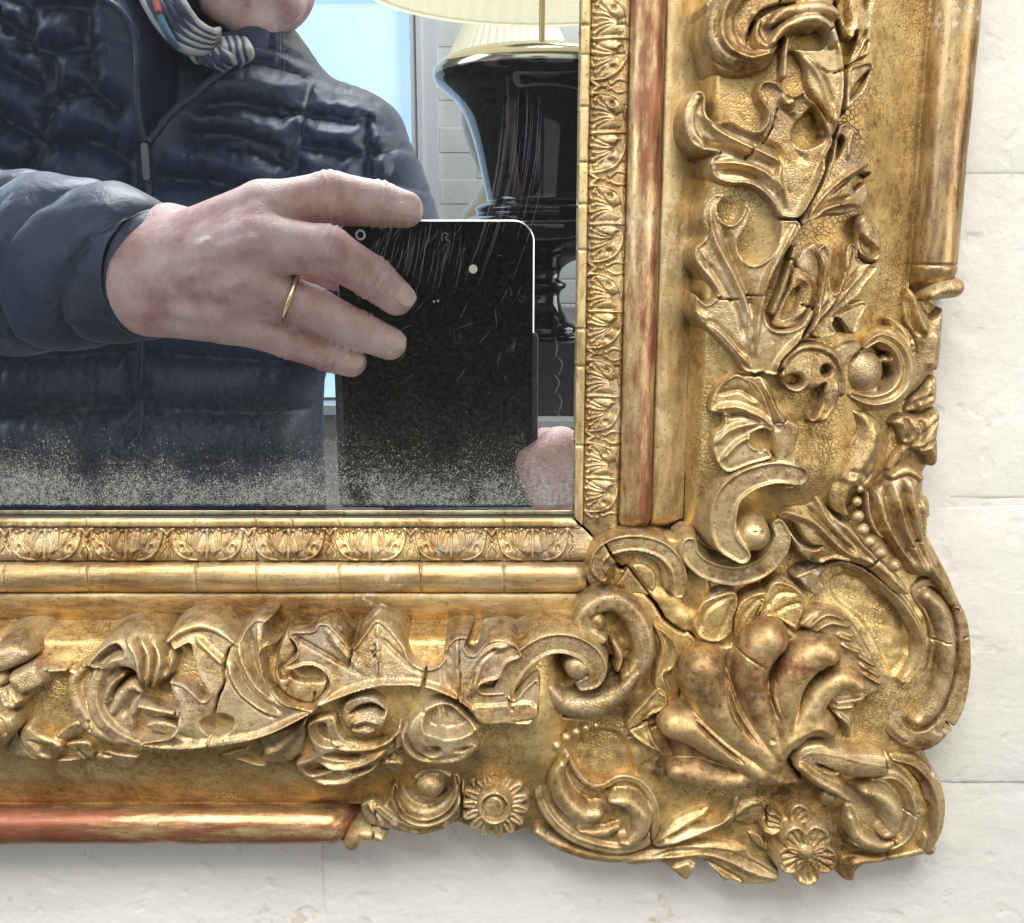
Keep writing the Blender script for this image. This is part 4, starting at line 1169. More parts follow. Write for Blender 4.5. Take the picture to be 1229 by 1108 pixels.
o.Rd(E(470, 660, 640, 632, 790, 632, 920, 690, 1020, 725), 5, 1.3); o.Rd(E(600, 640, 760, 602, 900, 620), 5, 1.2); o.Gv(E(560, 640, 720, 615, 860, 640, 980, 690), 3, 1.5); o.Gv(E(640, 680, 700, 660, 720, 680), 3, 1.2); o.Gv(E(740, 650, 830, 700, 900, 740), 3, 1.2)
o.build(CN)
o = Orn('small_leaf', zn=8, rel=False, steep=6, cut=8)
o.P(E(860, 500, 900, 440, 985, 430, 975, 520, 930, 545, 870, 530), z=3.2, h=2.8, e=6); o.Rd(E(870, 510, 910, 470, 970, 450), 4, 0.9)
o.P(E(920, 570, 970, 580, 1005, 640, 980, 640, 940, 610), z=3.0, h=2.4, e=4)
o.P(F(380, 470, 430, 500, 480, 560, 490, 640, 440, 610, 400, 560), z=3.0, h=2.0, e=5)
o.build(CN)

# bottom left S-scroll with its string of beads
o = Orn('scroll', zn=9, rel=False, steep=7, cut=11)
o.P(E(170, 230, 250, 260, 300, 380, 400, 410, 440, 370, 520, 380, 565, 450, 578, 540, 540, 610, 440, 640, 320, 620, 220, 565, 155, 470, 130, 360), z=4.2, h=2.0, e=5)
o.S(E(190, 190, 148, 260, 136, 370, 162, 475, 232, 562, 330, 612, 445, 632, 540, 605, 578, 540, 568, 450, 520, 382, 445, 365, 385, 395, 330, 390, 280, 340, 255, 280), [3, 4.5, 6, 6.5, 7, 7, 7, 6.5, 6, 6, 5.5, 5, 4.5, 4, 4, 3], z=5.0, h=3.4, fl=1, amp=0.3)
o.S(E(228, 295, 208, 350, 238, 430, 305, 485, 358, 478), [8, 12, 14.5, 15.5, 10], z=5.4, h=5.2)
o.S(E(415, 430, 475, 440, 520, 490, 515, 545, 478, 585, 445, 580), [7, 12, 15, 13, 9, 4], z=5.4, h=5.0)
o.S(E(300, 560, 380, 570, 440, 540), [4, 9, 4], z=5.0, h=3.0)
sscr = o.build(CN)
o = Orn('scroll', zn=5, rel=False, steep=9, cut=9.5)
o.S(E(140, 560, 210, 600, 320, 640, 450, 655, 560, 635), [8, 10, 10, 9, 6], z=1.0, h=3.8)
o.build(CN)
for (bx, by, br) in ((208, 232, 20), (245, 202, 17), (281, 182, 15), (318, 168, 13), (355, 158, 11)):
    c = E(bx, by)[0]
    bead(c[0], c[1], br / 3.07, 9.4, sscr)

# volute and knob at the left end of the corner piece
o = Orn('volute', zn=11, rel=False, steep=7, cut=11)
o.P(H(352, 832, 400, 800, 448, 822, 480, 742, 560, 690, 600, 650, 700, 640, 760, 682, 765, 800, 742, 880, 662, 930, 562, 945, 440, 920, 380, 900), z=5.0, h=2.8, e=6)
o.S(H(735, 680, 745, 760, 700, 830, 615, 862, 540, 838, 500, 780, 500, 720), [6, 10, 12, 13, 12, 9, 5], z=7.0, h=5.2, fl=3, amp=0.35)
o.S(H(680, 900, 580, 915, 490, 880, 430, 830), [5, 8, 8, 5], z=6.0, h=4.2, fl=1)
o.pit(H(600, 760, 650, 775, 690, 740, 700, 770, 650, 800, 600, 790), 4.5, 3)
o.S(H(580, 690, 640, 655, 710, 680), [6, 10, 6], z=7.5, h=4.0)
o.ball(H(632, 722)[0], 18, z=9.5)
o.Rd(H(390, 820, 430, 870, 450, 910), 4, 1.4)
o.build(CN)
o = Orn('knob', zn=5, rel=False, steep=9, cut=9.5)
o.S(H(450, 890, 375, 890, 335, 935), [9, 13, 14], z=2.0, h=7.6, h1=5.5)
o.build(CN)
o = Orn('bud', zn=12, rel=False, steep=6, cut=7)
o.P(H(835, 470, 900, 462, 960, 458, 955, 490, 890, 510, 882, 570, 845, 560), z=7.0, h=3.2, e=5); o.Rd(H(860, 540, 870, 490, 940, 475), 4, 0.9)
o.P(H(920, 520, 950, 480, 1010, 470, 1040, 500, 1020, 560, 1015, 630, 960, 640, 920, 590), z=5.5, h=3.6, e=8, dome=1.2); o.Gv(H(960, 500, 950, 560, 980, 620), 3, 1.0); o.Gv(H(1000, 500, 990, 570, 1005, 620), 3, 0.9)
o.P(H(960, 470, 1060, 455, 1120, 480, 1060, 510, 1000, 520), z=6.0, h=3.0, e=5)
bdo = o.build(CN)
for (bx, by, br) in ((1037, 558, 22), (985, 490, 16), (1075, 470, 14)):
    c = H(bx, by)[0]
    bead(c[0], c[1], br / 3.234, 8.8, bdo)

# ------------------------------------------------------------------ bottom rail, right to left
o = Orn('curled_leaf', zn=18, mat=GOLD_DULL)
o.P(P(205, 620, 255, 530, 335, 465, 440, 445, 530, 488, 600, 560, 655, 595, 622, 650, 640, 690, 590, 752, 480, 792, 380, 802, 290, 765, 220, 700), z=-1.5, h=4.2, e=9, dome=1.0, dw=18)
o.pit(P(330, 520, 400, 470, 480, 470, 560, 530, 620, 600, 560, 640, 460, 660, 400, 640, 330, 610), 3.8, 10)
o.P(P(335, 560, 345, 500, 400, 470, 440, 510, 450, 590, 410, 640, 360, 620), z=-2.4, h=3.0, e=12)
o.S(P(215, 640, 240, 720, 310, 775, 420, 792, 540, 768, 620, 700), [4, 6, 7, 7, 7, 5], z=0.2, h=3.4); o.Gv(P(250, 560, 235, 640, 280, 730, 370, 780), 2, 1.6)
o.P(P(450, 730, 500, 690, 570, 670, 635, 685, 600, 735, 520, 770), z=0.2, h=2.6, e=5, rim=0.6, rw=3); o.pit(P(490, 720, 540, 695, 590, 700, 550, 735), 1.4, 4); o.pit(P(325, 720, 350, 690, 420, 690, 440, 730, 400, 760, 350, 755), 2.2, 6)
o.build(frame)

o = Orn('acanthus_leaf', zn=19, mat=GOLD_DULL)
o.P(H(68, 150, 100, 132, 168, 130, 188, 105, 240, 110, 305, 168, 330, 190, 372, 140, 415, 92, 465, 112, 535, 185, 562, 240, 620, 262, 678, 242, 690, 190, 732, 153, 785, 155, 772, 190, 800, 215, 850, 170, 920, 158, 982, 188, 992, 230, 940, 250, 905, 305, 842, 322, 838, 345, 930, 345, 960, 370, 1000, 330, 1060, 300, 1040, 455, 920, 462, 830, 460, 780, 405, 700, 355, 600, 328, 480, 322, 400, 332, 300, 362, 210, 402, 185, 398, 242, 335, 222, 282, 160, 260, 90, 277, 58, 255, 108, 222, 102, 182), z=-1, h=4.0, e=4.5, rim=0.8, rw=3)
o.Rd(H(205, 398, 300, 355, 400, 325, 500, 318, 600, 325, 700, 350, 790, 405), 4, 1.3)
o.Gv(H(110, 160, 230, 220, 370, 292), 2.2, 1.3); o.Gv(H(440, 160, 520, 230, 600, 285), 2.5, 1.0); o.Rd(H(425, 110, 430, 200, 440, 300), 4, 0.9); o.Rd(H(220, 120, 290, 200, 380, 280), 5, 0.8)
o.Rd(H(740, 165, 740, 260, 760, 380), 4, 1.0); o.Rd(H(960, 180, 870, 200, 820, 260, 800, 360), 5, 1.3); o.Gv(H(900, 190, 830, 240, 790, 330), 3, 1.2); o.Gv(H(700, 200, 690, 270, 700, 340), 4, 0.9)
o.pit(H(840, 318, 905, 312, 912, 345, 862, 350), 4.0, 3); o.pit(H(905, 300, 945, 245, 992, 232, 965, 310, 932, 365, 918, 335), 4.5, 4)
o.P(H(800, 395, 900, 385, 1030, 380, 1050, 440, 920, 462, 830, 460), z=-0.5, h=4.2, e=5)
o.build(frame)

o = Orn('curled_leaf', zn=16, mat=GOLD_DULL)
o.P(H(300, 410, 325, 352, 415, 338, 478, 385, 472, 450, 400, 492, 330, 472), z=-1.2, h=4.0, e=7)
o.pit(H(330, 412, 360, 378, 420, 365, 470, 392, 462, 420, 420, 402, 370, 405), 4.2, 4); o.Rd(H(345, 440, 400, 425, 455, 440), 4, 1.0); o.Gv(H(340, 465, 390, 452, 440, 470), 3, 1.2)
o.build(frame)
o = Orn('acanthus_leaf', zn=14)
o.P(H(180, 425, 280, 402, 305, 470, 350, 500, 480, 492, 530, 430, 545, 520, 500, 560, 545, 600, 500, 650, 450, 610, 400, 660, 330, 690, 240, 700, 150, 672, 125, 600, 195, 560, 175, 480), z=-1.4, h=3.2, e=6)
o.pit(H(230, 560, 300, 540, 380, 555, 360, 585, 280, 585), 3.2, 4); o.pit(H(190, 440, 250, 430, 270, 500, 330, 520, 250, 530, 200, 500), 2.2, 6); o.pit(H(150, 620, 200, 590, 280, 620, 230, 650, 180, 660), 2.6, 5)
o.Rd(H(220, 600, 300, 615, 390, 590, 470, 540), 4, 1.5); o.Rd(H(190, 680, 290, 690, 380, 640, 450, 600), 4, 1.3); o.Rd(H(260, 500, 330, 530, 440, 520, 520, 470), 4, 1.3); o.Gv(H(300, 640, 400, 620, 500, 560), 2.5, 1.4)
o.pit(H(460, 560, 500, 555, 520, 590, 480, 590), 1.8, 3)
o.build(frame)
o = Orn('small_leaf', zn=14)
o.P(H(-20, 500, 60, 470, 120, 445, 178, 418, 165, 520, 110, 602, 40, 610, -10, 600, 0, 550), z=-1.8, h=2.6, e=8); o.Rd(H(10, 560, 80, 530, 160, 440), 5, 0.9)
o.P(N(330, 790, 480, 740, 480, 780, 420, 810, 520, 850, 590, 860, 540, 880, 440, 840), z=-1.8, h=2.2, e=4)
o.build(frame)

o = Orn('acanthus_leaf', zn=19, mat=GOLD_DULL)
o.P(N(0, 195, 45, 160, 80, 122, 170, 95, 262, 110, 340, 160, 385, 205, 400, 190, 432, 128, 480, 86, 530, 85, 575, 88, 540, 130, 560, 200, 620, 220, 548, 245, 552, 330, 592, 430, 680, 508, 780, 538, 832, 545, 862, 562, 700, 640, 560, 700, 400, 742, 250, 762, 80, 778, -60, 772, -150, 745, -90, 720, 20, 700, 80, 640, 60, 560, 52, 480, 18, 402, 90, 412, 160, 452, 222, 502, 242, 462, 182, 380, 142, 280, 120, 220, 60, 245, 30, 250), z=-1, h=4.2, e=4.5, rim=0.7, rw=3, dome=-0.3)
o.S(N(0, 195, 70, 145, 170, 120, 280, 145, 375, 205), [4, 6.5, 7, 6, 3], z=1.0, h=3.2)
o.Rd(N(350, 320, 400, 420, 500, 512, 645, 588), 3, 1.5); o.Rd(N(150, 180, 240, 255, 340, 330), 4, 1.1); o.Gv(N(340, 350, 420, 470, 520, 545, 620, 600), 2.0, 1.4); o.Gv(N(370, 310, 440, 420, 540, 505, 660, 570), 2.0, 1.4)
o.Rd(N(405, 210, 430, 300, 520, 430, 670, 540), 3.5, 1.4); o.Rd(N(500, 110, 525, 230, 556, 370, 620, 470, 730, 530), 3.5, 1.4); o.Gv(N(455, 150, 480, 290, 540, 410, 660, 515), 5, 1.6)
o.Rd(N(60, 430, 110, 560, 100, 660, 20, 720), 5, 0.7); o.Rd(N(80, 760, 300, 730, 560, 680, 840, 560), 4, 1.0)
o.pit(N(198, 622, 250, 588, 330, 575, 392, 602, 400, 650, 350, 695, 270, 708, 220, 672), 4.8, 7)
o.Gv(N(60, 640, 100, 700, 200, 730), 3, 1.0)
o.build(frame)
o = Orn('curled_leaf', zn=18, mat=GOLD_DULL)
o.P(N(630, 210, 660, 165, 700, 200, 725, 260, 690, 330, 640, 350, 660, 400, 720, 350, 800, 315, 880, 340, 920, 400, 900, 470, 850, 530, 760, 530, 660, 480, 600, 400, 610, 290), z=-2.2, h=3.4, e=6)
o.pit(N(690, 370, 780, 330, 870, 350, 905, 420, 830, 430, 730, 420), 2.0, 6)
o.build(frame)

o = Orn('curled_leaf', zn=19, mat=GOLD_DULL)
o.P(O(528, 292, 560, 240, 640, 160, 740, 105, 880, 85, 1000, 118, 1072, 190, 1125, 250, 1110, 330, 1050, 400, 960, 450, 925, 420, 880, 345, 800, 310, 700, 330, 600, 320), z=-1, h=4.4, e=9, dome=1.0, dw=18)
for a in ((800, 110, 880, 200, 915, 320, 930, 430), (880, 95, 960, 190, 975, 320, 950, 430), (960, 110, 1035, 210, 1030, 330, 980, 430)):
    o.Rd(O(*a), 4.5, 1.5)
for a in ((845, 105, 920, 200, 945, 330, 940, 430), (920, 105, 1000, 200, 1005, 330, 965, 430), (1010, 140, 1075, 230, 1060, 340)):
    o.Gv(O(*a), 2.6, 1.8)
o.pit(O(580, 280, 640, 200, 720, 150, 780, 170, 800, 230, 720, 250, 660, 300), 3.6, 7)
o.build(frame)
o = Orn('scroll', zn=18, mat=GOLD_DULL)
o.P(O(470, 380, 540, 300, 640, 280, 780, 300, 880, 340, 930, 430, 900, 580, 860, 720, 760, 700, 640, 640, 560, 580, 480, 470), z=-1.8, h=3.0, e=8)
o.S(O(800, 235, 700, 262, 635, 340, 612, 460, 652, 580, 740, 672, 845, 735, 960, 775, 1100, 792, 1240, 780), [5, 7, 8.5, 9, 9.5, 9, 8, 7, 7, 6], z=-0.4, h=4.0, fl=1, amp=0.25)
o.S(O(540, 295, 478, 380, 495, 480, 560, 585, 640, 680, 760, 735, 840, 745), [7, 10, 11.5, 12, 11, 9, 6], z=-1.2, h=4.0)
o.pit(O(700, 490, 740, 400, 800, 335, 872, 335, 912, 388, 850, 402, 765, 445, 725, 500), 4.0, 5)
o.S(O(740, 560, 790, 470, 850, 410, 920, 440), [6, 10, 9, 4], z=-0.6, h=3.0)
o.Gv(O(800, 600, 850, 500, 900, 450), 2.4, 1.0); o.pit(O(860, 600, 920, 560, 960, 600, 940, 690, 890, 690), 3.4, 5)
o.S(O(700, 500, 720, 410, 800, 335), [3, 5, 4], z=0.5, h=2.6)
o.build(frame)
o = Orn('stem', zn=17, mat=GOLD_DULL)
o.S(O(930, 505, 1030, 525, 1140, 545), [4.5, 5, 5], z=0.0, h=3.2)
o.S(O(225, 265, 320, 300, 450, 300, 500, 320), [4, 4.5, 4.5, 7], z=-0.6, h=3.4)
o.P(O(960, 620, 1050, 600, 1160, 630, 1240, 690, 1230, 740, 1080, 700, 970, 660), z=-1.4, h=3.0, e=5)
o.build(frame)

# flower at the left edge
bf = empty('flower', (0.0, 0.0, 0.0), parent=frame)
for (a, g_) in (((-60, 180, 20, 140, 100, 128, 180, 150, 235, 205, 190, 265, 100, 305, 10, 330, -60, 300), ()),
                ((60, 335, 140, 275, 235, 248, 312, 315, 325, 390, 245, 440, 170, 452, 90, 400), ()),
                ((10, 400, 80, 400, 160, 440, 205, 480, 140, 545, 60, 530, 10, 470), ((40, 420, 100, 500), (80, 420, 140, 500), (30, 440, 60, 520))),
                ((-60, 480, 60, 535, 150, 552, 175, 640, 110, 722, 20, 800, -60, 780), ((0, 560, 80, 600, 100, 690), (-30, 600, 40, 650, 60, 740))),
                ((-80, 330, -10, 310, 60, 335, 70, 390, 10, 410, -60, 400), ())):
    p_ = Orn('petal', zn=18, steep=5)
    p_.P(O(*a), z=-1, h=4.0, e=11, dome=1.4, dw=14)
    for r_ in g_: p_.Gv(O(*r_), 2.4, 1.0)
    p_.build(bf, 0.15)
o = Orn('bud', zn=15)
o.P(O(170, 690, 200, 615, 262, 592, 335, 650, 462, 712, 472, 762, 402, 842, 320, 852, 232, 812), z=-1.6, h=3.2, e=11, dome=0.8)
for i in range(6):
    o.Gv(O(240 + i * 30, 690 + i * 5, 300 + i * 26, 740 + i * 14, 330 + i * 18, 800 + i * 8), 2.0, 0.8)
o.P(O(395, 690, 470, 622, 552, 580, 605, 645, 540, 690, 460, 715), z=-1.6, h=2.6, e=5)
o.build(frame)
o = Orn('small_leaf', zn=13)
o.P(O(480, 720, 560, 690, 640, 700, 660, 740, 650, 820, 610, 800, 570, 760, 610, 830, 440, 850, 430, 820, 560, 800), z=-1.6, h=2.6, e=4)
o.P(O(670, 790, 740, 760, 860, 780, 950, 800, 900, 850, 860, 895, 780, 880, 760, 840, 690, 830), z=-1.6, h=2.6, e=4); o.pit(O(700, 770, 760, 775, 780, 800, 720, 800), 2, 3)
o.P(O(130, 700, 180, 640, 240, 760, 300, 850, 200, 820, 110, 780), z=-2.0, h=2.4, e=5)
o.build(frame)

# the running leaf ornament goes on along both rails beyond the picture
for o in list(frame.children):
    if o.type != 'MESH' or o.name.split('.')[0] not in ('acanthus_leaf', 'curled_leaf', 'small_leaf', 'scroll', 'stem', 'bud'):
        continue
    bb = [Vector(c_) for c_ in o.bound_box]
    x0_, x1_ = min(c_.x for c_ in bb), max(c_.x for c_ in bb); z0_, z1_ = min(c_.z for c_ in bb), max(c_.z for c_ in bb)
    if z0_ > -0.045 and z0_ + 0.098 > 0.056:
        c_ = o.copy(); COL.objects.link(c_); c_.location = (0, 0, 0.098)
    elif z1_ < -0.08 and x1_ - 0.132 < -0.133:
        c_ = o.copy(); COL.objects.link(c_); c_.location = (-0.132, 0, 0)

# ================================================================== what the glass reflects: the room side
def plain(name, col, rough=0.5, metal=0.0, spec=0.5, emit=None, es=0.0, coat=0.0):
    m, nt, b = nodes(name)
    b.inputs['Base Color'].default_value = (*col, 1)
    b.inputs['Roughness'].default_value = rough
    b.inputs['Metallic'].default_value = metal
    b.inputs['Specular IOR Level'].default_value = spec
    b.inputs['Coat Weight'].default_value = coat
    if emit:
        b.inputs['Emission Color'].default_value = (*emit, 1)
        b.inputs['Emission Strength'].default_value = es
    return m

def surface_nets(f, lo, hi, h):
    """mesh of f(x,y,z) = 0 on a regular grid (f < 0 inside)"""
    n = [int(math.ceil((hi[i] - lo[i]) / h)) + 1 for i in range(3)]
    ax = [lo[i] + h * np.arange(n[i]) for i in range(3)]
    X, Y, Z = np.meshgrid(*ax, indexing='ij')
    Fv = f(X, Y, Z)
    s = Fv < 0
    nx, ny, nz = n
    acc = np.zeros((nx - 1, ny - 1, nz - 1, 3)); cnt = np.zeros((nx - 1, ny - 1, nz - 1))
    for a in range(3):
        o1, o2 = [(1, 2), (0, 2), (0, 1)][a]
        sl0 = [slice(None)] * 3; sl1 = [slice(None)] * 3
        sl0[a] = slice(0, -1); sl1[a] = slice(1, None)
        f0, f1 = Fv[tuple(sl0)], Fv[tuple(sl1)]
        cr = (f0 < 0) != (f1 < 0)
        t = np.where(cr, f0 / (f0 - f1 + 1e-12), 0)
        for d1 in (0, 1):
            for d2 in (0, 1):
                sl = [slice(None)] * 3
                sl[o1] = slice(d1, n[o1] - 1 + d1); sl[o2] = slice(d2, n[o2] - 1 + d2)
                c = cr[tuple(sl)]
                cnt += c
                acc[..., a] += np.where(c, t[tuple(sl)], 0)
                acc[..., o1] += np.where(c, d1, 0); acc[..., o2] += np.where(c, d2, 0)
    cell = cnt > 0
    idx = -np.ones(cell.shape, int); idx[cell] = np.arange(cell.sum())
    gi = np.stack(np.nonzero(cell), 1)
    V = np.array(lo) + h * (gi + acc[cell] / cnt[cell][:, None])
    quads = []
    for a in range(3):
        o1, o2 = [(1, 2), (2, 0), (0, 1)][a]
        sl0 = [slice(1, -1)] * 3; sl1 = [slice(1, -1)] * 3
        sl0[a] = slice(0, -1); sl1[a] = slice(1, None)
        f0, f1 = s[tuple(sl0)], s[tuple(sl1)]
        p = np.stack(np.nonzero(f0 != f1), 1)
        flip = f0[f0 != f1]
        off = np.array([1, 1, 1]); off[a] = 0
        p = p + off
        def cid(d1, d2):
            q = p.copy(); q[:, o1] -= d1; q[:, o2] -= d2
            return idx[q[:, 0], q[:, 1], q[:, 2]]
        q4 = np.stack([cid(1, 1), cid(0, 1), cid(0, 0), cid(1, 0)], 1)
        q4[~flip] = q4[~flip][:, ::-1]
        quads.append(q4)
    Qd = np.vstack(quads)
    Qd = Qd[(Qd >= 0).all(axis=1)]
    return V, Qd

def rcone(X, Y, Z, a, b, r0, r1):
    a = np.array(a, float); b = np.array(b, float)
    d = b - a; l2 = (d ** 2).sum() + 1e-9
    t = np.clip(((X - a[0]) * d[0] + (Y - a[1]) * d[1] + (Z - a[2]) * d[2]) / l2, 0, 1)
    return np.sqrt((X - a[0] - t * d[0]) ** 2 + (Y - a[1] - t * d[1]) ** 2 + (Z - a[2] - t * d[2]) ** 2) - (r0 + (r1 - r0) * t)

def ellip(X, Y, Z, c, r):
    k0 = np.sqrt(((X - c[0]) / r[0]) ** 2 + ((Y - c[1]) / r[1]) ** 2 + ((Z - c[2]) / r[2]) ** 2)
    return (k0 - 1) * min(r)

def smin(a, b, k):
    h = np.clip(0.5 + 0.5 * (b - a) / k, 0, 1)
    return b * (1 - h) + a * h - k * h * (1 - h)

def lathe(name, prof, axis_x, y_m, mat, parent=None, n=48, pleat=0, amp=0.0):
    """prof: list of (radius m, height m)"""
    V, q = [], []
    for (r, h) in prof:
        for k_ in range(n):
            a = 2 * math.pi * k_ / n
            rr = r + (amp * (1 if k_ % 2 else -1) if pleat else 0)
            V.append((axis_x + rr * math.cos(a), y_m + rr * math.sin(a), h))
    for i in range(len(prof) - 1):
        for k_ in range(n):
            q.append((i * n + k_, i * n + (k_ + 1) % n, (i + 1) * n + (k_ + 1) % n, (i + 1) * n + k_))
    return mesh_obj(name, V, q, mat, parent, smooth=not pleat)

def tube(name, pts, rad, mat, parent=None, n=14, sub=6, flat=1.0, caps=True, puff=None, attr=False, up=None):
    """pts: metres; rad: metres per point"""
    p = catmull(np.array([list(v) for v in pts], float), False, sub)
    r = np.interp(np.linspace(0, 1, len(p)), np.linspace(0, 1, len(rad)), rad)
    t = np.gradient(p, axis=0); t /= np.linalg.norm(t, axis=1)[:, None] + 1e-12
    ref = np.array(up if up else (0, 0, 1.0))
    V, q = [], []
    ln = np.concatenate([[0], np.cumsum(np.linalg.norm(np.diff(p, axis=0), axis=1))])
    par = []
    for i in range(len(p)):
        u = np.cross(ref, t[i]); u /= np.linalg.norm(u) + 1e-9
        w = np.cross(t[i], u)
        for k_ in range(n):
            a = 2 * math.pi * k_ / n
            rr = r[i]
            if puff:
                rr = rr + puff(ln[i], a)
            V.append(p[i] + u * math.cos(a) * rr * flat + w * math.sin(a) * rr)
            par.append(ln[i])
    for i in range(len(p) - 1):
        for k_ in range(n):
            q.append((i * n + k_, i * n + (k_ + 1) % n, (i + 1) * n + (k_ + 1) % n, (i + 1) * n + k_))
    tr = []
    if caps:
        b0 = len(V); V.append(p[0]); V.append(p[-1]); par += [ln[0], ln[-1]]
        L0 = (len(p) - 1) * n
        for k_ in range(n):
            tr.append((b0, (k_ + 1) % n, k_)); tr.append((b0 + 1, L0 + k_, L0 + (k_ + 1) % n))
    o = mesh_obj(name, V, q, mat, parent, True, tr if caps else None)
    if attr:
        at = o.data.attributes.new('along', 'FLOAT', 'POINT')
        at.data.foreach_set('value', np.array(par, np.float32))
    return o

# ------------------------------------------------------------------ back of the shop: wall, window
BW = 2.9
ROOM = wall_paint('painted_brick_far', (0.70, 0.69, 0.66))
WHITE = plain('white_gloss_paint', (0.74, 0.75, 0.76), 0.35)
p0 = real(528, 300, BW * 1000); 
bwall = box_mesh('back_wall', (p0.x, -BW - 0.2, -1.6), (2.2, -BW - 0.0015, 1.6), ROOM)
tag(bwall, kind='structure')
bme = [brick_mesh('brick', 218, 71, 8, ROOM, s, n=(6, 3)) for s in (21, 22, 23)]
for r in range(-9, 10):
    for c in range(0, 4):
        o = link('brick', bme[(r * 3 + c * 5) % 3], bwall)
        o.rotation_euler = (0, 0, math.pi)
        o.location = (p0.x + 0.112 + c * 0.225 + (0.1125 if r % 2 else 0), -BW, 0.02 + r * 0.0745)
bleft = box_mesh('back_wall', (-3.4, -BW - 0.2, -1.6), (real(-330, 300, BW * 1000).x, -BW - 0.001, 1.6), ROOM)
tag(bleft, kind='structure')
blow = box_mesh('back_wall', (real(-330, 300, BW * 1000).x + 0.001, -BW - 0.2, -1.6), (p0.x - 0.001, -BW - 0.001, real(400, 500, BW * 1000).z), ROOM)
tag(blow, kind='structure')

win = empty('window', real(300, 490, BW * 1000), 'tall bright window with pale blue light behind the man', 'window')
m, nt, b = nodes('window_daylight')
v = coord(nt, 'pos')
c = ramp(nt, noise(nt, v, 1.6, 3, 0.5), [(0.35, (0.48, 0.74, 1.0)), (0.65, (0.74, 0.89, 1.0))])
b.inputs['Base Color'].default_value = (0.6, 0.7, 0.8, 1)
nt.links.new(c, b.inputs['Emission Color']); b.inputs['Emission Strength'].default_value = 0.95
b.inputs['Roughness'].default_value = 0.1
DAY = m
wl, wr, wt, wb = real(-330, 300, BW * 1000).x, real(497, 300, BW * 1000).x, 1.5, real(400, 484, BW * 1000).z
xm = real(150, 300, BW * 1000).x
for (a, b_) in ((wl + 0.03, xm - 0.03), (xm + 0.03, wr)):
    for (z0, z1) in ((wb + 0.012, 0.72), (0.76, wt)):
        box_mesh('pane', (a, -BW - 0.06, z0), (b_, -BW - 0.05, z1), DAY, win)
wf = box_mesh('window_frame', (wr + 0.001, -BW - 0.055, wb), (p0.x, -BW + 0.02, wt), WHITE, win)
box_mesh('bead_strip', (wr + 0.02, -BW + 0.0205, wb + 0.01), (wr + 0.034, -BW + 0.03, wt - 0.01), WHITE, wf)
box_mesh('window_frame', (xm - 0.028, -BW - 0.052, wb), (xm + 0.028, -BW + 0.012, wt), WHITE, win)
box_mesh('glazing_bar', (wl, -BW - 0.062, 0.722), (wr, -BW - 0.03, 0.758), WHITE, win)
box_mesh('sill', (wl, -BW - 0.06, wb - 0.03), (p0.x + 0.02, -BW + 0.05, wb), WHITE, win)

# ------------------------------------------------------------------ table lamps on the stand
LS = 1250.0
def lz(y, s=LS, x=649): return real(x, y, s).z
ax, ay = real(649, 300, LS).x, -LS * MM
pm = (D_CAM + LS) / F_PX * MM * 0.985
BLK = plain('black_glaze', (0.006, 0.007, 0.010), 0.06, 0.0, 0.6, coat=0.3)
BRASS = plain('dull_brass', (0.42, 0.33, 0.18), 0.35, 0.9)
m, nt, b = nodes('cream_pleated_silk')
b.inputs['Base Color'].default_value = (0.83, 0.77, 0.58, 1); b.inputs['Roughness'].default_value = 0.8
b.inputs['Emission Color'].default_value = (1.0, 0.92, 0.66, 1); b.inputs['Emission Strength'].default_value = 0.5
SILK = m
lamp = empty('table_lamp', (ax, ay, lz(404)), 'black glazed urn table lamp with a wide cream shade', 'lamp')
prof = [(68, 0.0)]
urn = [(2, 66), (60, 67), (96, 70), (106, 74), (118, 80), (124, 88), (124, 96), (120, 104), (110, 113), (100, 122), (92, 134), (86, 148), (79, 170), (73, 195), (68, 220), (64, 238), (66, 243), (74, 247), (78, 252), (76, 257), (86, 262), (94, 268), (95, 276), (86, 290), (64, 304), (38, 314), (26, 322), (23, 332), (26, 336), (31, 340), (30, 345), (25, 349), (23, 356), (26, 368), (34, 380), (42, 387), (46, 392), (46, 397), (50, 399), (50, 404), (2, 404)]
cr_ = catmull(np.array(urn, float), False, 3)
lathe('urn', [(max(r, 0.5) * pm, lz(y)) for r, y in cr_], ax, ay, BLK, lamp, 72)
SHADE_REFL = plain('painted_shade_reflection', (0.62, 0.57, 0.42), 0.16, 0.85)  # pale ring on the urn lip stands in for the shade's reflection in the glaze
lathe('rim', [(90 * pm, lz(69.0)), (104 * pm, lz(70.5)), (116 * pm, lz(76)), (123.5 * pm, lz(83)), (125.6 * pm, lz(90)), (124.5 * pm, lz(94))], ax, ay, SHADE_REFL, lamp, 72)
lathe('rod', [(3.6 * pm, lz(68)), (3.6 * pm, lz(-120))], ax, ay, BRASS, lamp, 14)
sh_ = lathe('lamp_shade', [(206 * pm, lz(-18)), (203 * pm, lz(-20)), (196 * pm, lz(-42)), (165 * pm, lz(-140)), (120 * pm, lz(-280))], ax, ay, SILK, lamp, 120, pleat=1, amp=0.0016)
lathe('shade_trim', [(207.5 * pm, lz(-15)), (208.5 * pm, lz(-17)), (208.5 * pm, lz(-21)), (206.5 * pm, lz(-23))], ax, ay, SILK, sh_, 96)

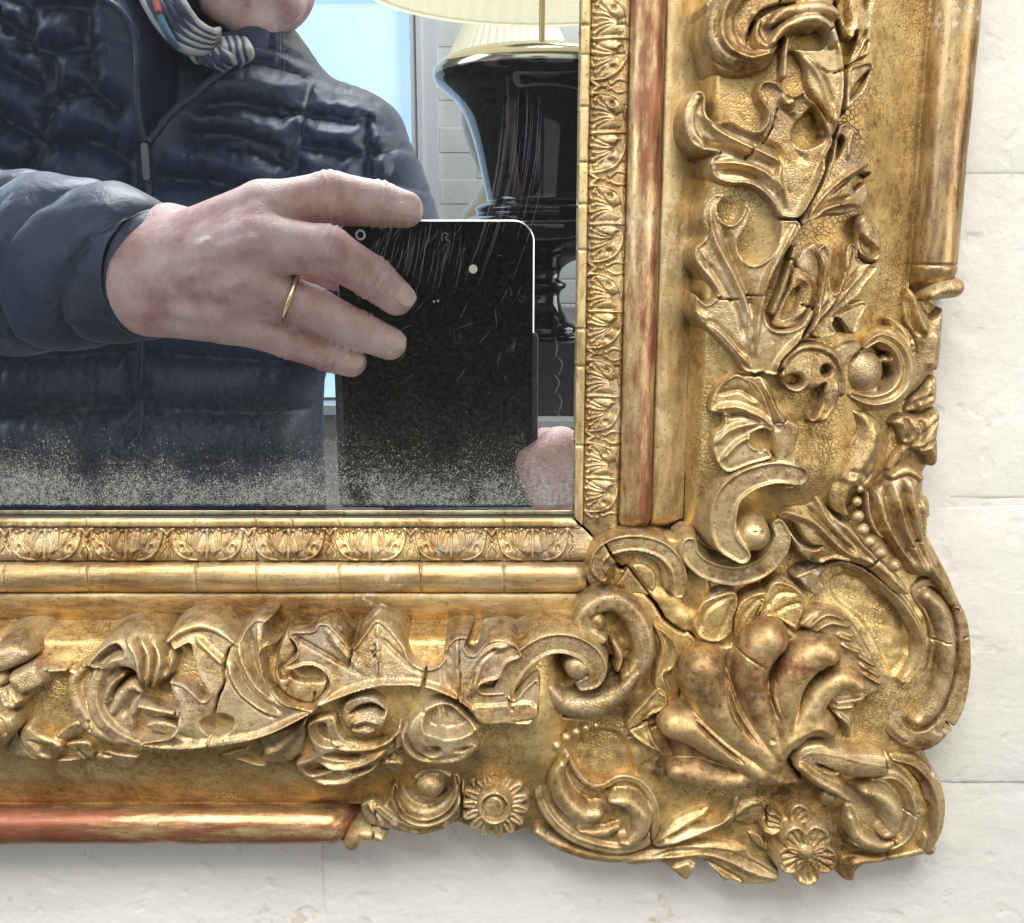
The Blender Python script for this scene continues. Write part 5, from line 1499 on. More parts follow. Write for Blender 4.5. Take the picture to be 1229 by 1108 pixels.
L2 = 1900.0
ax2, ay2 = real(612, 100, L2).x, -L2 * MM
pm2 = (D_CAM + L2) / F_PX * MM * 0.985
def lz2(y): return real(612, y, L2).z
GILTB = plain('cream_and_gilt_porcelain', (0.58, 0.47, 0.30), 0.3, 0.1)
lamp2 = empty('table_lamp', (ax2, ay2, lz2(404)), 'smaller cream lamp with narrow pleated shade behind the black urn lamp', 'lamp')
lathe('lamp_shade', [(76 * pm2, lz2(82)), (72 * pm2, lz2(72)), (48 * pm2, lz2(20)), (36 * pm2, lz2(-10))], ax2, ay2, SILK, lamp2, 96, pleat=1, amp=0.0022)
b2 = [(4, 76), (14, 84), (20, 96), (38, 112), (54, 130), (57, 142), (54, 160), (47, 182), (38, 204), (31, 214), (34, 224), (44, 240), (56, 256), (60, 290), (56, 330), (44, 380), (60, 396), (60, 404), (2, 404)]
lathe('lamp_body', [(max(r, 0.5) * pm2, lz2(y)) for r, y in catmull(np.array(b2, float), False, 3)], ax2, ay2, GILTB, lamp2, 48)

stand = empty('display_stand', (ax, ay, lz(620)), 'dark stand with a pale edged top under the table lamps', 'stand')
DKW = plain('ebonised_wood', (0.012, 0.011, 0.012), 0.28)
GREYT = plain('pale_stone_top', (0.62, 0.61, 0.57), 0.3)
box_mesh('plinth', (ax - 0.10, ay - 0.75, lz(486)), (ax + 0.30, ay + 0.10, lz(404.3)), DKW, stand)
box_mesh('top', (ax - 0.16, ay - 0.80, lz(494)), (ax + 0.36, ay + 0.14, lz(486.4)), GREYT, stand)
box_mesh('cabinet', (ax - 0.13, ay - 0.78, lz(900)), (ax + 0.33, ay + 0.08, lz(494.4)), DKW, stand)

# ------------------------------------------------------------------ the phone
def slab(name, x0, x1, z0, z1, y0, y1, r, mat, parent=None, bev=0.0012):
    out = []
    for (cx_, cz_, a0) in ((x1 - r, z1 - r, 0), (x0 + r, z1 - r, 90), (x0 + r, z0 + r, 180), (x1 - r, z0 + r, 270)):
        for k_ in range(9):
            a = math.radians(a0 + 90 * k_ / 8)
            out.append((cx_ + r * math.cos(a), cz_ + r * math.sin(a), math.cos(a), math.sin(a)))
    n = len(out); V, q, tr = [], [], []
    rings = [(y0, -bev), (y0 + bev * 0.3, -bev * 0.3), (y0 + bev, 0), (y1 - bev, 0), (y1 - bev * 0.3, -bev * 0.3), (y1, -bev)]
    for (yy, off) in rings:
        for (x, z, nx_, nz_) in out:
            V.append((x + nx_ * off, yy, z + nz_ * off))
    for i in range(len(rings) - 1):
        for k_ in range(n):
            q.append((i * n + k_, (i + 1) * n + k_, (i + 1) * n + (k_ + 1) % n, i * n + (k_ + 1) % n))
    cxm, czm = (x0 + x1) / 2, (z0 + z1) / 2
    V.append((cxm, y0, czm)); V.append((cxm, y1, czm))
    for k_ in range(n):
        tr.append((len(V) - 2, k_, (k_ + 1) % n)); tr.append((len(V) - 1, (len(rings) - 1) * n + (k_ + 1) % n, (len(rings) - 1) * n + k_))
    return mesh_obj(name, V, q, mat, parent, False, tr)
PS = 225.5
def pv(x, y): return real(x, y, PS)
a, b_ = pv(402, 264), pv(640, 602)
phone = empty('smartphone', (0.5 * (a.x + b_.x), -0.230, b_.z), 'black smartphone in a dark case held up by one hand', 'phone')
PBLK = plain('black_phone_glass', (0.003, 0.003, 0.005), 0.22, 0, 0.10)
PMET = plain('phone_edge_metal', (0.62, 0.60, 0.56), 0.28, 0.9)
PCASE = plain('dark_leather_case', (0.006, 0.006, 0.009), 0.6)
slab('phone_body', a.x, b_.x, b_.z, a.z, -0.2335, -0.2262, 0.009, PMET, phone)
slab('phone_back', a.x + 0.0006, b_.x - 0.0006, b_.z + 0.0006, a.z - 0.0006, -0.2264, -0.2255, 0.0086, PBLK, phone, 0.0003)
c0, c1 = pv(399, 399), pv(645, 610)
slab('case', c0.x, c1.x, c1.z, c0.z, -0.2375, -0.2258, 0.003, PCASE, phone)
def ring(name, c, r0, r1, y, mat, parent, n=28, dy=0.0008):
    V, q = [], []
    for (r, yy) in ((r0, y), (r0, y + dy), (r1, y + dy), (r1, y)):
        for k_ in range(n):
            t = 2 * math.pi * k_ / n
            V.append((c.x + r * math.cos(t), yy, c.z + r * math.sin(t)))
    for i in range(3):
        for k_ in range(n):
            q.append((i * n + k_, i * n + (k_ + 1) % n, (i + 1) * n + (k_ + 1) % n, (i + 1) * n + k_))
    return mesh_obj(name, V, q, mat, parent, False)
PRING = plain('lens_ring', (0.80, 0.80, 0.82), 0.25, 0.6)
ln = ring('lens_ring', pv(433, 282), 0.0014, 0.0023, -0.2254, PRING, phone)
ring('lens_glass', pv(433, 282), 0.0, 0.0014, -0.2254, PBLK, ln, dy=0.0003)
ring('flash', pv(568, 323), 0.0, 0.0019, -0.2254, plain('flash_diffuser', (0.85, 0.84, 0.78), 0.4), phone)
for (x, y) in ((521, 362), (526, 361)):
    ring('sensor', pv(x, y), 0.0, 0.00055, -0.2254, PRING, phone, 10)
g = [pv(x, y) for x, y in ((531, 290), (531, 281), (536, 280), (538, 283), (534, 285), (539, 290))]
tube('printed_mark', [Vector((v.x, -0.2253, v.z)) for v in g], [0.00018] * 6, plain('grey_print', (0.30, 0.30, 0.31), 0.5), phone, 6, 4)

# ------------------------------------------------------------------ the man
per = empty('person', real(205, 760, 820), 'man in navy quilted jacket and striped scarf photographing the mirror', 'person')

def mat_skin():
    m, nt, b = nodes('skin')
    v = coord(nt, 'pos')
    c = ramp(nt, noise(nt, v, 45, 5, 0.6), [(0.32, (0.50, 0.23, 0.215)), (0.50, (0.72, 0.46, 0.43)), (0.66, (0.83, 0.62, 0.585))])
    c = mix(nt, mth(nt, 'MULTIPLY', ramp(nt, noise(nt, v, 240, 4, 0.6), [(0.55, 0.0), (0.7, 1.0)]), 0.22), c, (0.42, 0.19, 0.17))
    nt.links.new(c, b.inputs['Base Color'])
    b.inputs['Roughness'].default_value = 0.48
    vd = N_(nt, 'ShaderNodeTexVoronoi', feature='DISTANCE_TO_EDGE'); vd.inputs['Scale'].default_value = 620
    nt.links.new(v, vd.inputs['Vector'])
    h = mth(nt, 'ADD', mth(nt, 'MULTIPLY', ramp(nt, vd.outputs['Distance'], [(0.0, 0.0), (0.14, 1.0)]), 0.25), mth(nt, 'MULTIPLY', noise(nt, v, 130, 5, 0.65), 1.0))
    bump(nt, b, h, 0.0012, 0.5)
    return m
SKIN = mat_skin()
NAIL = plain('fingernail', (0.78, 0.55, 0.50), 0.22)

def rp(x, y, s):
    v = real(x, y, s)
    return (v.x * 1000, v.y * 1000, v.z * 1000)
def q3(x, y, s):
    a_ = Q(x, y)[0]
    return rp(a_[0], a_[1], s)
W0, W1 = rp(70, 326, 258), q3(150, 405, 233)
MC = {'i': q3(610, 175, 214), 'm': q3(590, 290, 203), 'r': q3(530, 430, 203), 'l': q3(470, 545, 209)}
FG = {'i': [MC['i'], q3(850, 118, 219), q3(1030, 138, 224), q3(1125, 158, 225)],
      'm': [MC['m'], q3(838, 308, 202), q3(1005, 410, 210), q3(1092, 482, 215)],
      'r': [MC['r'], q3(785, 524, 208), q3(958, 606, 213), q3(1068, 652, 217)],
      'l': [MC['l'], q3(700, 632, 213), q3(845, 690, 216), q3(925, 718, 218)]}
FR = {'i': [14, 11.2, 9.6, 8.0], 'm': [14, 10.0, 9.0, 7.9], 'r': [13, 9.3, 8.3, 7.4], 'l': [12.5, 8.7, 7.8, 7.0]}
WB = {'i': q3(230, 350, 228), 'm': q3(210, 400, 224), 'r': q3(200, 450, 224), 'l': q3(200, 500, 228)}
def hand(X, Y, Z):
    d = rcone(X, Y, Z, W0, W1, 24, 24)
    for k_, r0 in (('i', 17), ('m', 17), ('r', 17), ('l', 15)):
        d = smin(d, rcone(X, Y, Z, WB[k_], MC[k_], r0, FR[k_][0]), 6)
    fs = None
    for k_ in 'imrl':
        f, rr = FG[k_], FR[k_]
        e_ = rcone(X, Y, Z, f[0], f[1], rr[0] * 0.92, rr[1])
        mid = [f[0][i] + (f[1][i] - f[0][i]) * 0.36 for i in range(3)]
        e_ = smin(e_, rcone(X, Y, Z, f[1], f[2], rr[1] * 1.03, rr[2]), 2.5)
        e_ = smin(e_, rcone(X, Y, Z, f[2], f[3], rr[2] * 1.02, rr[3]), 2.0)
        fs = e_ if fs is None else smin(fs, e_, 0.7)
        d = smin(d, rcone(X, Y, Z, f[0], mid, rr[0] * 0.93, rr[0] * 0.70), 3.5)
    d = smin(d, fs, 2.5)
    # thumb behind the phone
    t = [rp(205, 290, 240), rp(290, 300, 251), rp(380, 318, 250), rp(430, 330, 247)]
    d = smin(d, rcone(X, Y, Z, t[0], t[1], 17, 13), 8)
    d = smin(d, rcone(X, Y, Z, t[1], t[2], 13, 10.5), 3)
    d = smin(d, rcone(X, Y, Z, t[2], t[3], 10.5, 9), 2)
    # extensor tendons and veins on the back of the hand
    for k_ in 'imrl':
        a_ = np.array(WB[k_]); b2_ = np.array(MC[k_])
        u = np.array([0, 1.0, 0])
        d = smin(d, rcone(X, Y, Z, a_ + u * 16.0, b2_ + u * (FR[k_][0] - 0.9), 2.6, 3.4), 3.5)
    for (p1, p2, p3) in (((300, 330, 205), (400, 290, 197), (480, 330, 195)), ((250, 420, 203), (360, 400, 195), (470, 400, 192)), ((330, 480, 203), (440, 470, 193), (520, 480, 193))):
        d = smin(d, rcone(X, Y, Z, q3(*p1), q3(*p2), 2.2, 2.2), 2.6)
        d = smin(d, rcone(X, Y, Z, q3(*p2), q3(*p3), 2.2, 1.8), 2.6)
    # skin folds running back from the finger webs
    for (a1, a2) in (((700, 405, 197), (560, 340, 190)), ((660, 540, 200), (520, 470, 190)), ((560, 480, 191), (470, 400, 188)), ((640, 560, 202), (500, 560, 197)), ((700, 215, 207), (600, 235, 199))):
        dl = rcone(X, Y, Z, q3(*a1), q3(*a2), 0, 0)
        d = d + 1.5 * np.exp(-(dl / 3.4) ** 2)
    # knuckle creases
    for k_, j in (('m', 1), ('r', 1), ('l', 1), ('i', 1), ('m', 2), ('r', 2), ('l', 2), ('i', 2)):
        c_ = np.array(FG[k_][j]); ax_ = np.array(FG[k_][j + 1]) - np.array(FG[k_][j - 1]); ax_ /= np.linalg.norm(ax_)
        al = (X - c_[0]) * ax_[0] + (Y - c_[1]) * ax_[1] + (Z - c_[2]) * ax_[2]
        dist = np.sqrt((X - c_[0]) ** 2 + (Y - c_[1]) ** 2 + (Z - c_[2]) ** 2)
        m_ = np.clip(1.6 - dist / (FR[k_][j] * 1.3), 0, 1)
        d = d + 0.7 * m_ * np.cos(al * 1.9) * np.exp(-(al / 4.5) ** 2)
    return d
lo = np.array([min(W0[0], W1[0]) - 34, -280, -75]); hi = np.array([q3(1200, 300, 220)[0] + 6, -165, 40])
zs_ = [v[2] for f in FG.values() for v in f] + [W0[2], W1[2]]
lo[2] = min(zs_) - 34; hi[2] = max(zs_) + 34
Vh, Qh = surface_nets(hand, lo, hi, 1.15)

# the other hand at the lower corner of the phone
def hand2(X, Y, Z):
    d = rcone(X, Y, Z, rp(735, 640, 275), rp(690, 572, 240), 24, 22)
    for (a1, a2) in (((672, 540, 230), (640, 556, 216)), ((680, 556, 230), (645, 574, 216)), ((690, 572, 232), (652, 592, 218))):
        d = smin(d, rcone(X, Y, Z, rp(*a1), rp(*a2), 9.5, 8), 3)
        d = smin(d, rcone(X, Y, Z, rp(700, 580, 240), rp(*a1), 14, 10), 5)
    d = smin(d, rcone(X, Y, Z, rp(700, 560, 245), rp(655, 535, 248), 12, 9), 4)
    return d
c2 = rp(690, 580, 240)
Vh2, Qh2 = surface_nets(hand2, (c2[0] - 45, -300, c2[2] - 60), (c2[0] + 50, -195, c2[2] + 45), 1.8)

# head and neck (the glass shows the chin only)
HC = np.array(rp(299, 45, 745)) + np.array([0, -62.0, 122.0])
def head(X, Y, Z):
    x, f, u = X - HC[0], Y - HC[1], Z - HC[2]           # f: forward to the mirror, u: up
    t = 0.18
    f, u = f * math.cos(t) + -u * math.sin(t) * -1.0 * -1.0, u * math.cos(t) + f * math.sin(t)
    d = ellip(x, f, u, (0, -12, 45), (76, 92, 84))
    d = smin(d, ellip(x, f, u, (0, 28, -25), (58, 56, 78)), 14)
    d = smin(d, ellip(x, f, u, (0, 36, -72), (51, 44, 36)), 14)
    d = smin(d, ellip(x, f, u, (0, 66, -94), (25, 19, 17)), 10)
    for s_ in (-1, 1):
        d = smin(d, ellip(x, f, u, (34 * s_, 52, -40), (22, 22, 28)), 8)
        d = smin(d, ellip(x, f, u, (30 * s_, 62, -78), (18, 16, 18)), 8)
        d = smin(d, ellip(x, f, u, (78 * s_, -8, -5), (9, 18, 31)), 5)
        d = smin(d, ellip(x, f, u, (30 * s_, 74, 20), (24, 10, 8)), 8)
        d = np.maximum(d, -ellip(x, f, u, (31 * s_, 84, 2), (16, 12, 9)))
        d = smin(d, ellip(x, f, u, (31 * s_, 68, 2), (12, 12, 12)), 2)
    d = smin(d, rcone(x, f, u, (0, 76, 8), (0, 99, -28), 9, 13), 8)
    d = smin(d, ellip(x, f, u, (0, 84, -57), (26, 8, 6)), 3)
    d = smin(d, ellip(x, f, u, (0, 83, -68), (23, 9, 6.5)), 3)
    d = smin(d, rcone(x, f, u, (-24, -20, -70), (-48, -50, -190), 42, 44), 14)
    return d
Vd, Qd = surface_nets(head, HC + np.array([-100, -125, -200]), HC + np.array([100, 125, 145]), 3.2)
# trunk and arms under the jacket
SH_R, SH_L = rp(10, 150, 860), rp(390, 210, 860)
def trunk(X, Y, Z):
    c_ = np.array(rp(205, 420, 870))
    d = ellip(X, Y, Z, c_, (150, 85, 330))
    d = smin(d, rcone(X, Y, Z, SH_R, SH_L, 52, 52), 40)
    for ch in ([(10, 150, 860, 40), (-130, 130, 780, 42), (-330, 260, 600, 38), (-380, 352, 452, 34), (-220, 330, 360, 32), (-80, 315, 300, 28), (20, 318, 270, 26), (110, 335, 246, 26)],
               [(390, 210, 860, 40), (462, 235, 800, 40), (520, 420, 740, 38), (560, 640, 640, 34), (670, 690, 430, 30), (735, 645, 280, 23)]):
        for a_, b_ in zip(ch[:-1], ch[1:]):
            d = smin(d, rcone(X, Y, Z, rp(*a_[:3]), rp(*b_[:3]), a_[3], b_[3]), 8)
    return d
Vt, Qt = surface_nets(trunk, (-700, -1000, -560), (150, -215, 160), 11.0)
VV = np.vstack([Vh, Vh2, Vd, Vt]) * MM
QQ = np.vstack([Qh, Qh2 + len(Vh), Qd + len(Vh) + len(Vh2), Qt + len(Vh) + len(Vh2) + len(Vd)])
body = mesh_obj('body', VV, QQ, SKIN, per)
# hair
def hair(X, Y, Z):
    x, f, u = X - HC[0], Y - HC[1], Z - HC[2]
    d = ellip(x, f, u, (0, -16, 48), (80, 95, 88))
    d = np.maximum(d, -ellip(x, f, u, (0, 60, -25), (70, 80, 88)))
    d = np.maximum(d, -(u + 45))
    return d + 1.2 * np.sin(x * 0.9 + 2 * np.sin(u * .2)) * np.sin(u * 0.35)
Vx, Qx = surface_nets(hair, HC + np.array([-110, -130, -80]), HC + np.array([110, 125, 150]), 4.0)
mesh_obj('hair', Vx * MM, Qx, plain('grey_hair', (0.24, 0.23, 0.22), 0.6), per)

# nails
def nail(k_, w, l, up):
    f = [np.array(p_) for p_ in FG[k_]]
    ax_ = f[3] - f[2]; ax_ /= np.linalg.norm(ax_)
    n_ = np.array(up, float); n_ -= ax_ * n_.dot(ax_); n_ /= np.linalg.norm(n_)
    sd = np.cross(ax_, n_)
    R_ = FR[k_][3] + 0.5
    c_ = f[3] + ax_ * 0.2
    V, q = [], []
    nu, nv = 9, 8
    for i in range(nv):
        t = -1 + 2 * i / (nv - 1)
        for j in range(nu):
            a_ = (-1 + 2 * j / (nu - 1))
            ww = w * (1 - 0.5 * max(0, -t) ** 2.5 - 0.55 * max(0, t) ** 2.5)
            ang = a_ * ww / R_
            drop = 0.5 * t * t * (1 if t > 0 else 0.6)
            p_ = c_ + ax_ * (t * l) + sd * math.sin(ang) * R_ + n_ * (math.cos(ang) * R_ - drop - 0.12 * (abs(a_) > .95) - 0.3 * (i == 0))
            V.append(p_ * MM)
    for i in range(nv - 1):
        for j in range(nu - 1):
            q.append((i * nu + j, i * nu + j + 1, (i + 1) * nu + j + 1, (i + 1) * nu + j))
    mesh_obj('fingernail', V, q, NAIL, per)
nail('i', 5.2, 5.6, (0.05, 1.0, 0.35)); nail('m', 5.0, 5.2, (0.45, 1.0, 0.5)); nail('r', 4.7, 4.8, (0.5, 1.0, 0.45)); nail('l', 4.2, 4.4, (0.45, 1.0, 0.25))
# wedding ring
f0, f1 = np.array(MC['r']), np.array(FG['r'][1])
ax_ = (f1 - f0) / np.linalg.norm(f1 - f0)
tt = 0.66
c_ = f0 + (f1 - f0) * tt
rr_ = FR['r'][0] * 0.92 + (FR['r'][1] - FR['r'][0] * 0.92) * tt + 0.9
u_ = np.cross(ax_, (0, 0, 1.0)); u_ /= np.linalg.norm(u_); w_ = np.cross(ax_, u_)
tube('finger_ring', [Vector((c_ + (u_ * math.cos(a_) + w_ * math.sin(a_)) * rr_) * MM) for a_ in np.linspace(0, 2 * math.pi, 25)], [0.0011] * 25, plain('yellow_gold', (0.78, 0.60, 0.32), 0.22, 1.0), per, 8, 2, caps=False)

# jacket: quilted trunk
m, nt, b = nodes('navy_nylon')
v = coord(nt, 'pos')
c = ramp(nt, noise(nt, v, 12, 4, 0.6), [(0.35, (0.010, 0.023, 0.058)), (0.65, (0.019, 0.040, 0.092))])
nt.links.new(c, b.inputs['Base Color'])
b.inputs['Roughness'].default_value = 0.50; b.inputs['Specular IOR Level'].default_value = 0.6
b.inputs['Sheen Weight'].default_value = 0.22; b.inputs['Sheen Roughness'].default_value = 0.4
h = mth(nt, 'ADD', noise(nt, v, 55, 5, 0.6, 0.8), mth(nt, 'MULTIPLY', noise(nt, v, 300, 3, 0.5), 0.2))
bump(nt, b, h, 0.0035, 0.35)
NAVY = m
TS = 820.0
SEAMS = [S(-20, 262, 60, 250, 150, 268, 228, 300), S(30, 150, 100, 185, 190, 215, 240, 218), S(120, 120, 190, 150, 260, 215), R(240, 85, 470, 90), R(340, 265, 400, 262, 480, 245), R(345, 460, 420, 435, 500, 425, 600, 500), R(300, 630, 420, 632, 520, 630, 660, 720),
         R(240, 90, 262, 160, 240, 250, 330, 272, 345, 400, 330, 520, 300, 630, 220, 760), R(0, 45, 120, 130, 240, 210), R(-60, 190, 0, 215, 160, 330, 300, 410), R(-40, 420, 100, 510, 230, 580, 300, 640),
         R(-60, 640, 60, 690, 220, 760), R(-60, -60, 60, -10, 200, 70, 240, 85), R(240, 85, 200, 20, 180, -40), R(470, 90, 480, 245, 520, 420, 600, 500),
         R(940, 480, 1080, 470, 1229, 510), R(900, 600, 1050, 600, 1229, 660), R(780, 770, 1000, 790, 1229, 860),
         S(0, 410, 110, 420, 205, 440), S(0, 560, 100, 580, 210, 640), S(235, 215, 225, 300, 220, 420, 215, 650, 220, 900), S(440, 440, 445, 560, 445, 660), S(225, 300, 300, 335, 380, 345, 440, 372, 520, 440),
         S(255, 215, 300, 285), S(325, 262, 345, 335), S(395, 300, 392, 350), S(460, 340, 450, 385), S(420, 440, 500, 455, 535, 395), S(450, 570, 520, 555, 600, 552), S(450, 690, 540, 685, 640, 690), S(500, 390, 530, 430, 500, 480),
         S(225, 440, 330, 455, 440, 470), S(220, 560, 330, 570, 445, 585)]
for i in range(8):
    y = 292 + i * 62
    SEAMS.append([(195, y), (290, y + 8), (405, y + 22)]); SEAMS.append([(-20, y + 18), (80, y + 6), (185, y)])
OUT = [(345, 30), (366, 52), (384, 78), (402, 95), (428, 104), (455, 116), (480, 138), (494, 178), (505, 232), (514, 280), (512, 340), (455, 400), (396, 436), (386, 500), (390, 620), (394, 820), (0, 820), (-20, 620), (-25, 480), (-70, 400), (-135, 330), (-150, 180), (-120, 60), (-60, -40), (60, -75), (140, -90), (215, -60), (262, -20), (300, 30)]
g_ = 3.2
po = pxs(OUT, -TS)
po = catmull(po, True, 4)
x0, y0 = po.min(axis=0) - 8; x1, y1 = po.max(axis=0) + 8
Xg, Yg = np.meshgrid(np.arange(x0, x1, g_), np.arange(y0, y1, g_))
sd_ = poly_sdf(Xg, Yg, po)
dm = np.full(Xg.shape, 1e9); rip = np.zeros(Xg.shape)
for si, sline in enumerate(SEAMS):
    l_ = pxs(sline, -TS + 60)
    if len(l_) > 2: l_ = catmull(l_, False, 3)
    d_, p_, _s = seg_dist(Xg, Yg, l_)
    L_ = np.linalg.norm(np.diff(l_, axis=0), axis=1).sum()
    al = p_ * L_
    r_ = np.sin(al * 0.33 + si + 1.6 * np.sin(al * 0.11 + si * 2)) + 0.7 * np.sin(al * 0.61 + si * 3 + _s * 1.3)
    rip = np.where(d_ < dm, r_, rip)
    dm = np.minimum(dm, d_)
cx0 = px(205, 300, -TS)[0]
u_ = np.clip(sd_ / 130.0, 0, 1)
base_h = 105 * np.sqrt(np.clip(1 - (1 - u_) ** 2, 0, 1))
zipl = catmull(pxs([(188, 190), (188, 300), (188, 420), (190, 620), (190, 800)], -TS + 60), False, 4)
dz_ = seg_dist(Xg, Yg, zipl)[0]
dm2 = np.minimum(dm, dz_)
puff = 26.0 * np.sqrt(1 - (1 - np.clip(dm2 / 27.0, 0, 1)) ** 2) + 1.2 * wob(Xg * 0.05, Yg * 0.05) * 3 + 2.6 * rip * np.exp(-dm2 / 12.0) * np.clip(dm2 / 5.0, 0, 1)
vpoly = pxs(R(560, -20, 620, 100, 690, 260, 705, 420, 718, 600, 750, 620, 820, 525, 920, 430, 1020, 320, 1085, 235, 1150, 120, 1000, -40, 700, -60), -TS + 60)
vin = np.clip(poly_sdf(Xg, Yg, catmull(vpoly, True, 4)) / 14.0, 0, 1)
hf = np.where(sd_ > 0, base_h + puff * np.clip(sd_ / 20, 0.1, 1), sd_ * 1.5) - vin * (34 + puff * 0.5)
hb = np.where(sd_ > 0, -base_h * 0.9 - 6, -sd_ * 1.5)
def sheet(hh, flip):
    keep = sd_ > 0
    fk = keep[:-1, :-1] | keep[1:, :-1] | keep[:-1, 1:] | keep[1:, 1:]
    ny, nx = Xg.shape
    idx = np.arange(nx * ny).reshape(ny, nx)
    qd = np.stack([idx[:-1, :-1][fk], idx[1:, :-1][fk], idx[1:, 1:][fk], idx[:-1, 1:][fk]], 1)
    if flip: qd = qd[:, ::-1]
    used, inv = np.unique(qd.ravel(), return_inverse=True)
    gy_, gx_ = np.gradient(sd_, g_)
    gl = np.hypot(gx_, gy_) + 1e-6
    ng = np.minimum(sd_, 0)
    Xs, Ys = Xg - ng * gx_ / gl, Yg - ng * gy_ / gl
    hz_ = np.where(sd_ > 0, hh, 0.0)
    V = np.stack([Xs.ravel()[used], -TS + hz_.ravel()[used], Ys.ravel()[used]], 1) * MM
    return V, inv.reshape(-1, 4)
Va, Qa = sheet(hf, False); Vb, Qb = sheet(hb, True)
jacket = mesh_obj('jacket', np.vstack([Va, Vb]), np.vstack([Qa, Qb + len(Va)]), NAVY, per)
def surf(x, y):
    X, Y = px(x, y, -TS + 60)
    i = int(np.clip((Y - y0) / g_, 0, Xg.shape[0] - 1)); j = int(np.clip((X - x0) / g_, 0, Xg.shape[1] - 1))
    return np.array([X, -TS + hf[i, j], Y])
ZIP = plain('zip_teeth', (0.05, 0.058, 0.075), 0.3, 0.4)
def zipper(line, lift):
    pts = catmull(np.array(line, float), False, 10)
    V, q = [], []
    P3 = np.array([surf(*p_) for p_ in pts]); P3[:, 1] += lift
    for i in range(2, len(P3) - 2): P3[i, 1] = P3[i - 2:i + 3, 1].mean()
    ln_ = np.concatenate([[0], np.cumsum(np.linalg.norm(np.diff(P3, axis=0), axis=1))])
    n = int(ln_[-1] / 2.9)
    for k_ in range(n):
        s_ = k_ * 2.9
        c_ = np.array([np.interp(s_, ln_, P3[:, a_]) for a_ in range(3)]); e_ = np.array([np.interp(s_ + 1, ln_, P3[:, a_]) for a_ in range(3)])
        t_ = (e_ - c_) / (np.linalg.norm(e_ - c_) + 1e-9); sdv = np.array([t_[2], 0, -t_[0]])
        b0 = len(V)
        for dx_ in (-3.0, 3.0):
            for dt in (-0.8, 0.8):
                for dy_ in (-1.2, 1.6):
                    V.append((c_ + sdv * dx_ + t_ * dt + np.array([0, dy_, 0])) * MM)
        q += [(b0 + i_ for i_ in f_) for f_ in ((0, 1, 3, 2), (4, 6, 7, 5), (0, 4, 5, 1), (2, 3, 7, 6), (0, 2, 6, 4), (1, 5, 7, 3))]
    o = mesh_obj('zipper', V, [tuple(f_) for f_ in q], ZIP, jacket, False)
    tube('zip_tape', [Vector(p_ * MM - np.array([0, 0.002, 0])) for p_ in P3[::4]], [0.0035] * len(P3[::4]), NAVY, jacket, 8, 3)
zipper(R(420, -10, 520, 55, 600, 98, 662, 180, 690, 290, 700, 420, 712, 560, 728, 640), 4)
zipper(R(1095, 225, 1020, 325, 920, 435, 820, 525, 770, 592, 732, 640), 4)
zipper(R(730, 640, 735, 760, 738, 880, 735, 1050, 690, 1400, 690, 2000), 2)
pc = surf(*R(732, 700)[0])
slab('zip_pull', (pc[0] - 3.5) * MM, (pc[0] + 3.5) * MM, (pc[2] - 18) * MM, (pc[2] + 14) * MM, (pc[1] + 6) * MM, (pc[1] + 9) * MM, 0.003, plain('zip_metal', (0.13, 0.13, 0.14), 0.35, 0.7), jacket, 0.0006)

def baffle(pitch, amp, skew=0.0):
    def f(l, a):
        ph = (l * 1000 + skew * math.sin(a)) / pitch
        x_ = 1 - abs((ph % 1.0) - 0.5) * 2
        x_ = 1 - x_
        pr = math.sqrt(max(1 - (1 - min(x_ * 1.6, 1)) ** 2, 0))
        i_ = math.floor(ph)
        rp_ = math.sin(a * 9 + i_ * 1.7 + 1.5 * math.sin(a * 3 + i_)) + 0.6 * math.sin(a * 17 + i_ * 2.9)
        return amp * MM * (pr - 0.6) + 0.0011 * rp_ * math.exp(-x_ * 3.0) * min(x_ * 6, 1) + 0.0016 * math.sin(a * 2 + l * 55) * math.cos(l * 90 + a)
    return f
def rv(x, y, s): return real(x, y, s)
tube('sleeve', [rv(183, 330, 236), rv(150, 322, 242), rv(95, 316, 252), rv(20, 314, 270), rv(-80, 315, 300), rv(-220, 330, 360), rv(-380, 352, 452), rv(-330, 260, 600), rv(-130, 130, 780), rv(-10, 90, 810)],
     [0.0285, 0.0335, 0.0375, 0.042, 0.047, 0.052, 0.060, 0.072, 0.082, 0.07], NAVY, jacket, 96, 34, caps=False, puff=baffle(31, 5.0, 16))
tube('cuff', [rv(196, 333, 233), rv(186, 331, 235.5), rv(172, 328, 238)], [0.0268, 0.0295, 0.0285], NAVY, jacket, 36, 8, caps=False)
tube('sleeve', [rv(738, 652, 285), rv(722, 680, 330), rv(670, 690, 430), rv(560, 640, 640), rv(488, 420, 745), rv(432, 225, 808), rv(402, 172, 822)],
     [0.034, 0.04, 0.048, 0.058, 0.064, 0.064, 0.055], NAVY, jacket, 64, 26, caps=False, puff=baffle(38, 6, 10))

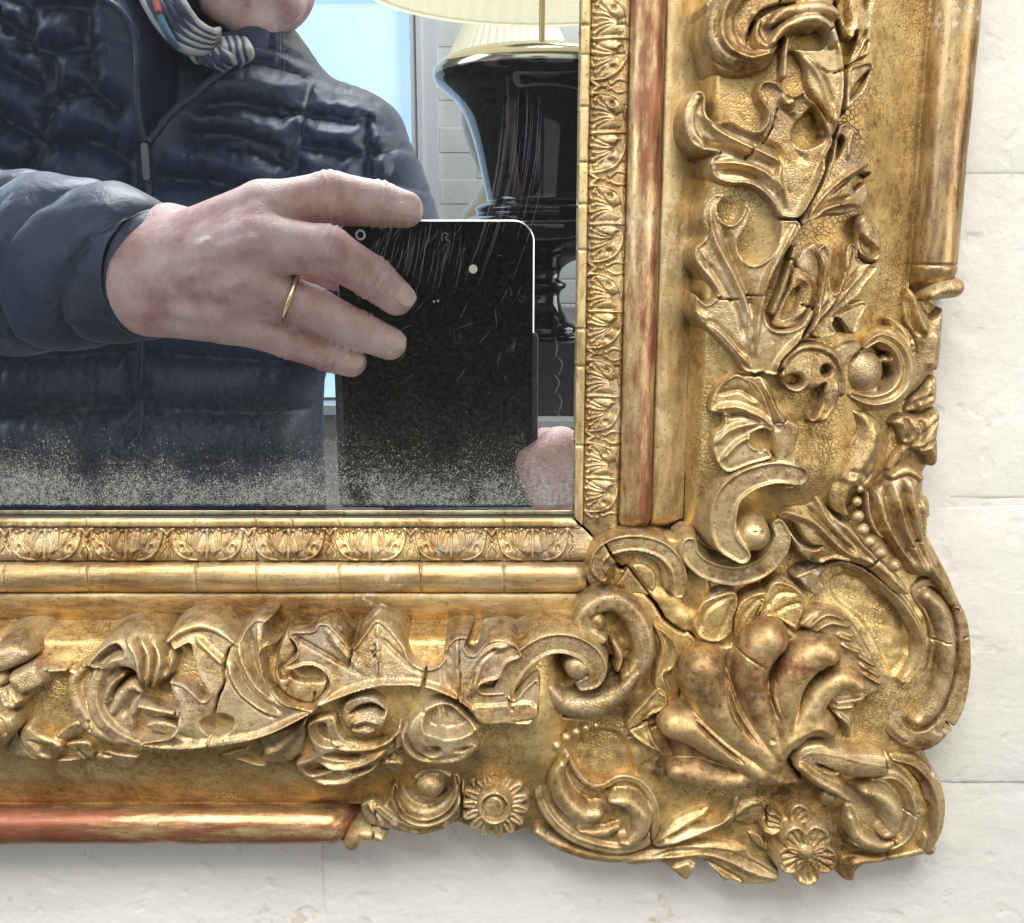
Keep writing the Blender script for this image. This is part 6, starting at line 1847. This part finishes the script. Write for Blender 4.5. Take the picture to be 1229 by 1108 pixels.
# striped scarf at the throat
def sv(x, y, s):
    a_ = R(x, y)[0]
    return real(a_[0], a_[1], s)
scarf = empty('scarf', sv(900, 250, 700), parent=per)
SCN = plain('navy_cotton', (0.06, 0.075, 0.13), 0.85)
SCW = plain('off_white_cotton', (0.46, 0.44, 0.41), 0.85)
for k_ in range(9):
    w_ = (k_ - 4) * 14.5
    tube('scarf_fold', [sv(640 + w_ * 1.2, -160 - w_, 730), sv(668 + w_, -40 - w_ * .7, 702), sv(728 + w_ * .8, 70 - w_ * .8, 690 - (k_ % 2) * 2), sv(800 + w_ * .5, 150 - w_ * .9, 684 + k_), sv(880 + w_ * .2, 175 - w_ * .7, 690), sv(925, 140 - w_ * .3, 706)],
         [0.0045, 0.0045, 0.0044, 0.0042, 0.0036, 0.002], SCN if k_ % 2 else SCW, scarf, 10, 10)
for k_ in range(9):
    w_ = (k_ - 4) * 15.0
    tube('scarf_fold', [sv(850 + w_ * 1.0, 190 + abs(w_) * .1, 712), sv(880 + w_ * 1.1, 225, 696), sv(905 + w_ * 1.2, 262 - abs(w_) * .2, 694 - (k_ % 2) * 2), sv(940 + w_ * 1.0, 296 - abs(w_) * .5, 704)],
         [0.0034, 0.0045, 0.0045, 0.002], SCN if k_ % 2 else SCW, scarf, 10, 8)
for k_ in range(7):
    w_ = (k_ - 3) * 15.0
    tube('scarf_fold', [sv(985 + w_ * 1.0, 165 + abs(w_) * .1, 716), sv(1000 + w_ * 1.0, 205, 698), sv(1010 + w_ * .9, 245 - abs(w_) * .3, 698), sv(1000 + w_ * .5, 285 - abs(w_) * .4, 708)],
         [0.0034, 0.0045, 0.0045, 0.002], SCN if k_ % 2 else SCW, scarf, 10, 8)
tube('scarf_fold', [sv(680, 60, 745), sv(790, 165, 738), sv(920, 205, 738), sv(1060, 180, 748), sv(1130, 80, 785)], [0.016, 0.015, 0.014, 0.014, 0.012], SCN, scarf, 20, 8)
tube('red_edging', [sv(645, -60, 700), sv(655, 0, 690), sv(672, 60, 680)], [0.0035, 0.0035, 0.003], plain('red_thread', (0.34, 0.06, 0.07), 0.8), scarf, 10, 6)
tube('blue_edging', [sv(672, 60, 682), sv(690, 110, 677), sv(720, 165, 674), sv(752, 205, 676)], [0.003, 0.0035, 0.0035, 0.0025], plain('teal_thread', (0.05, 0.13, 0.20), 0.8), scarf, 10, 6)
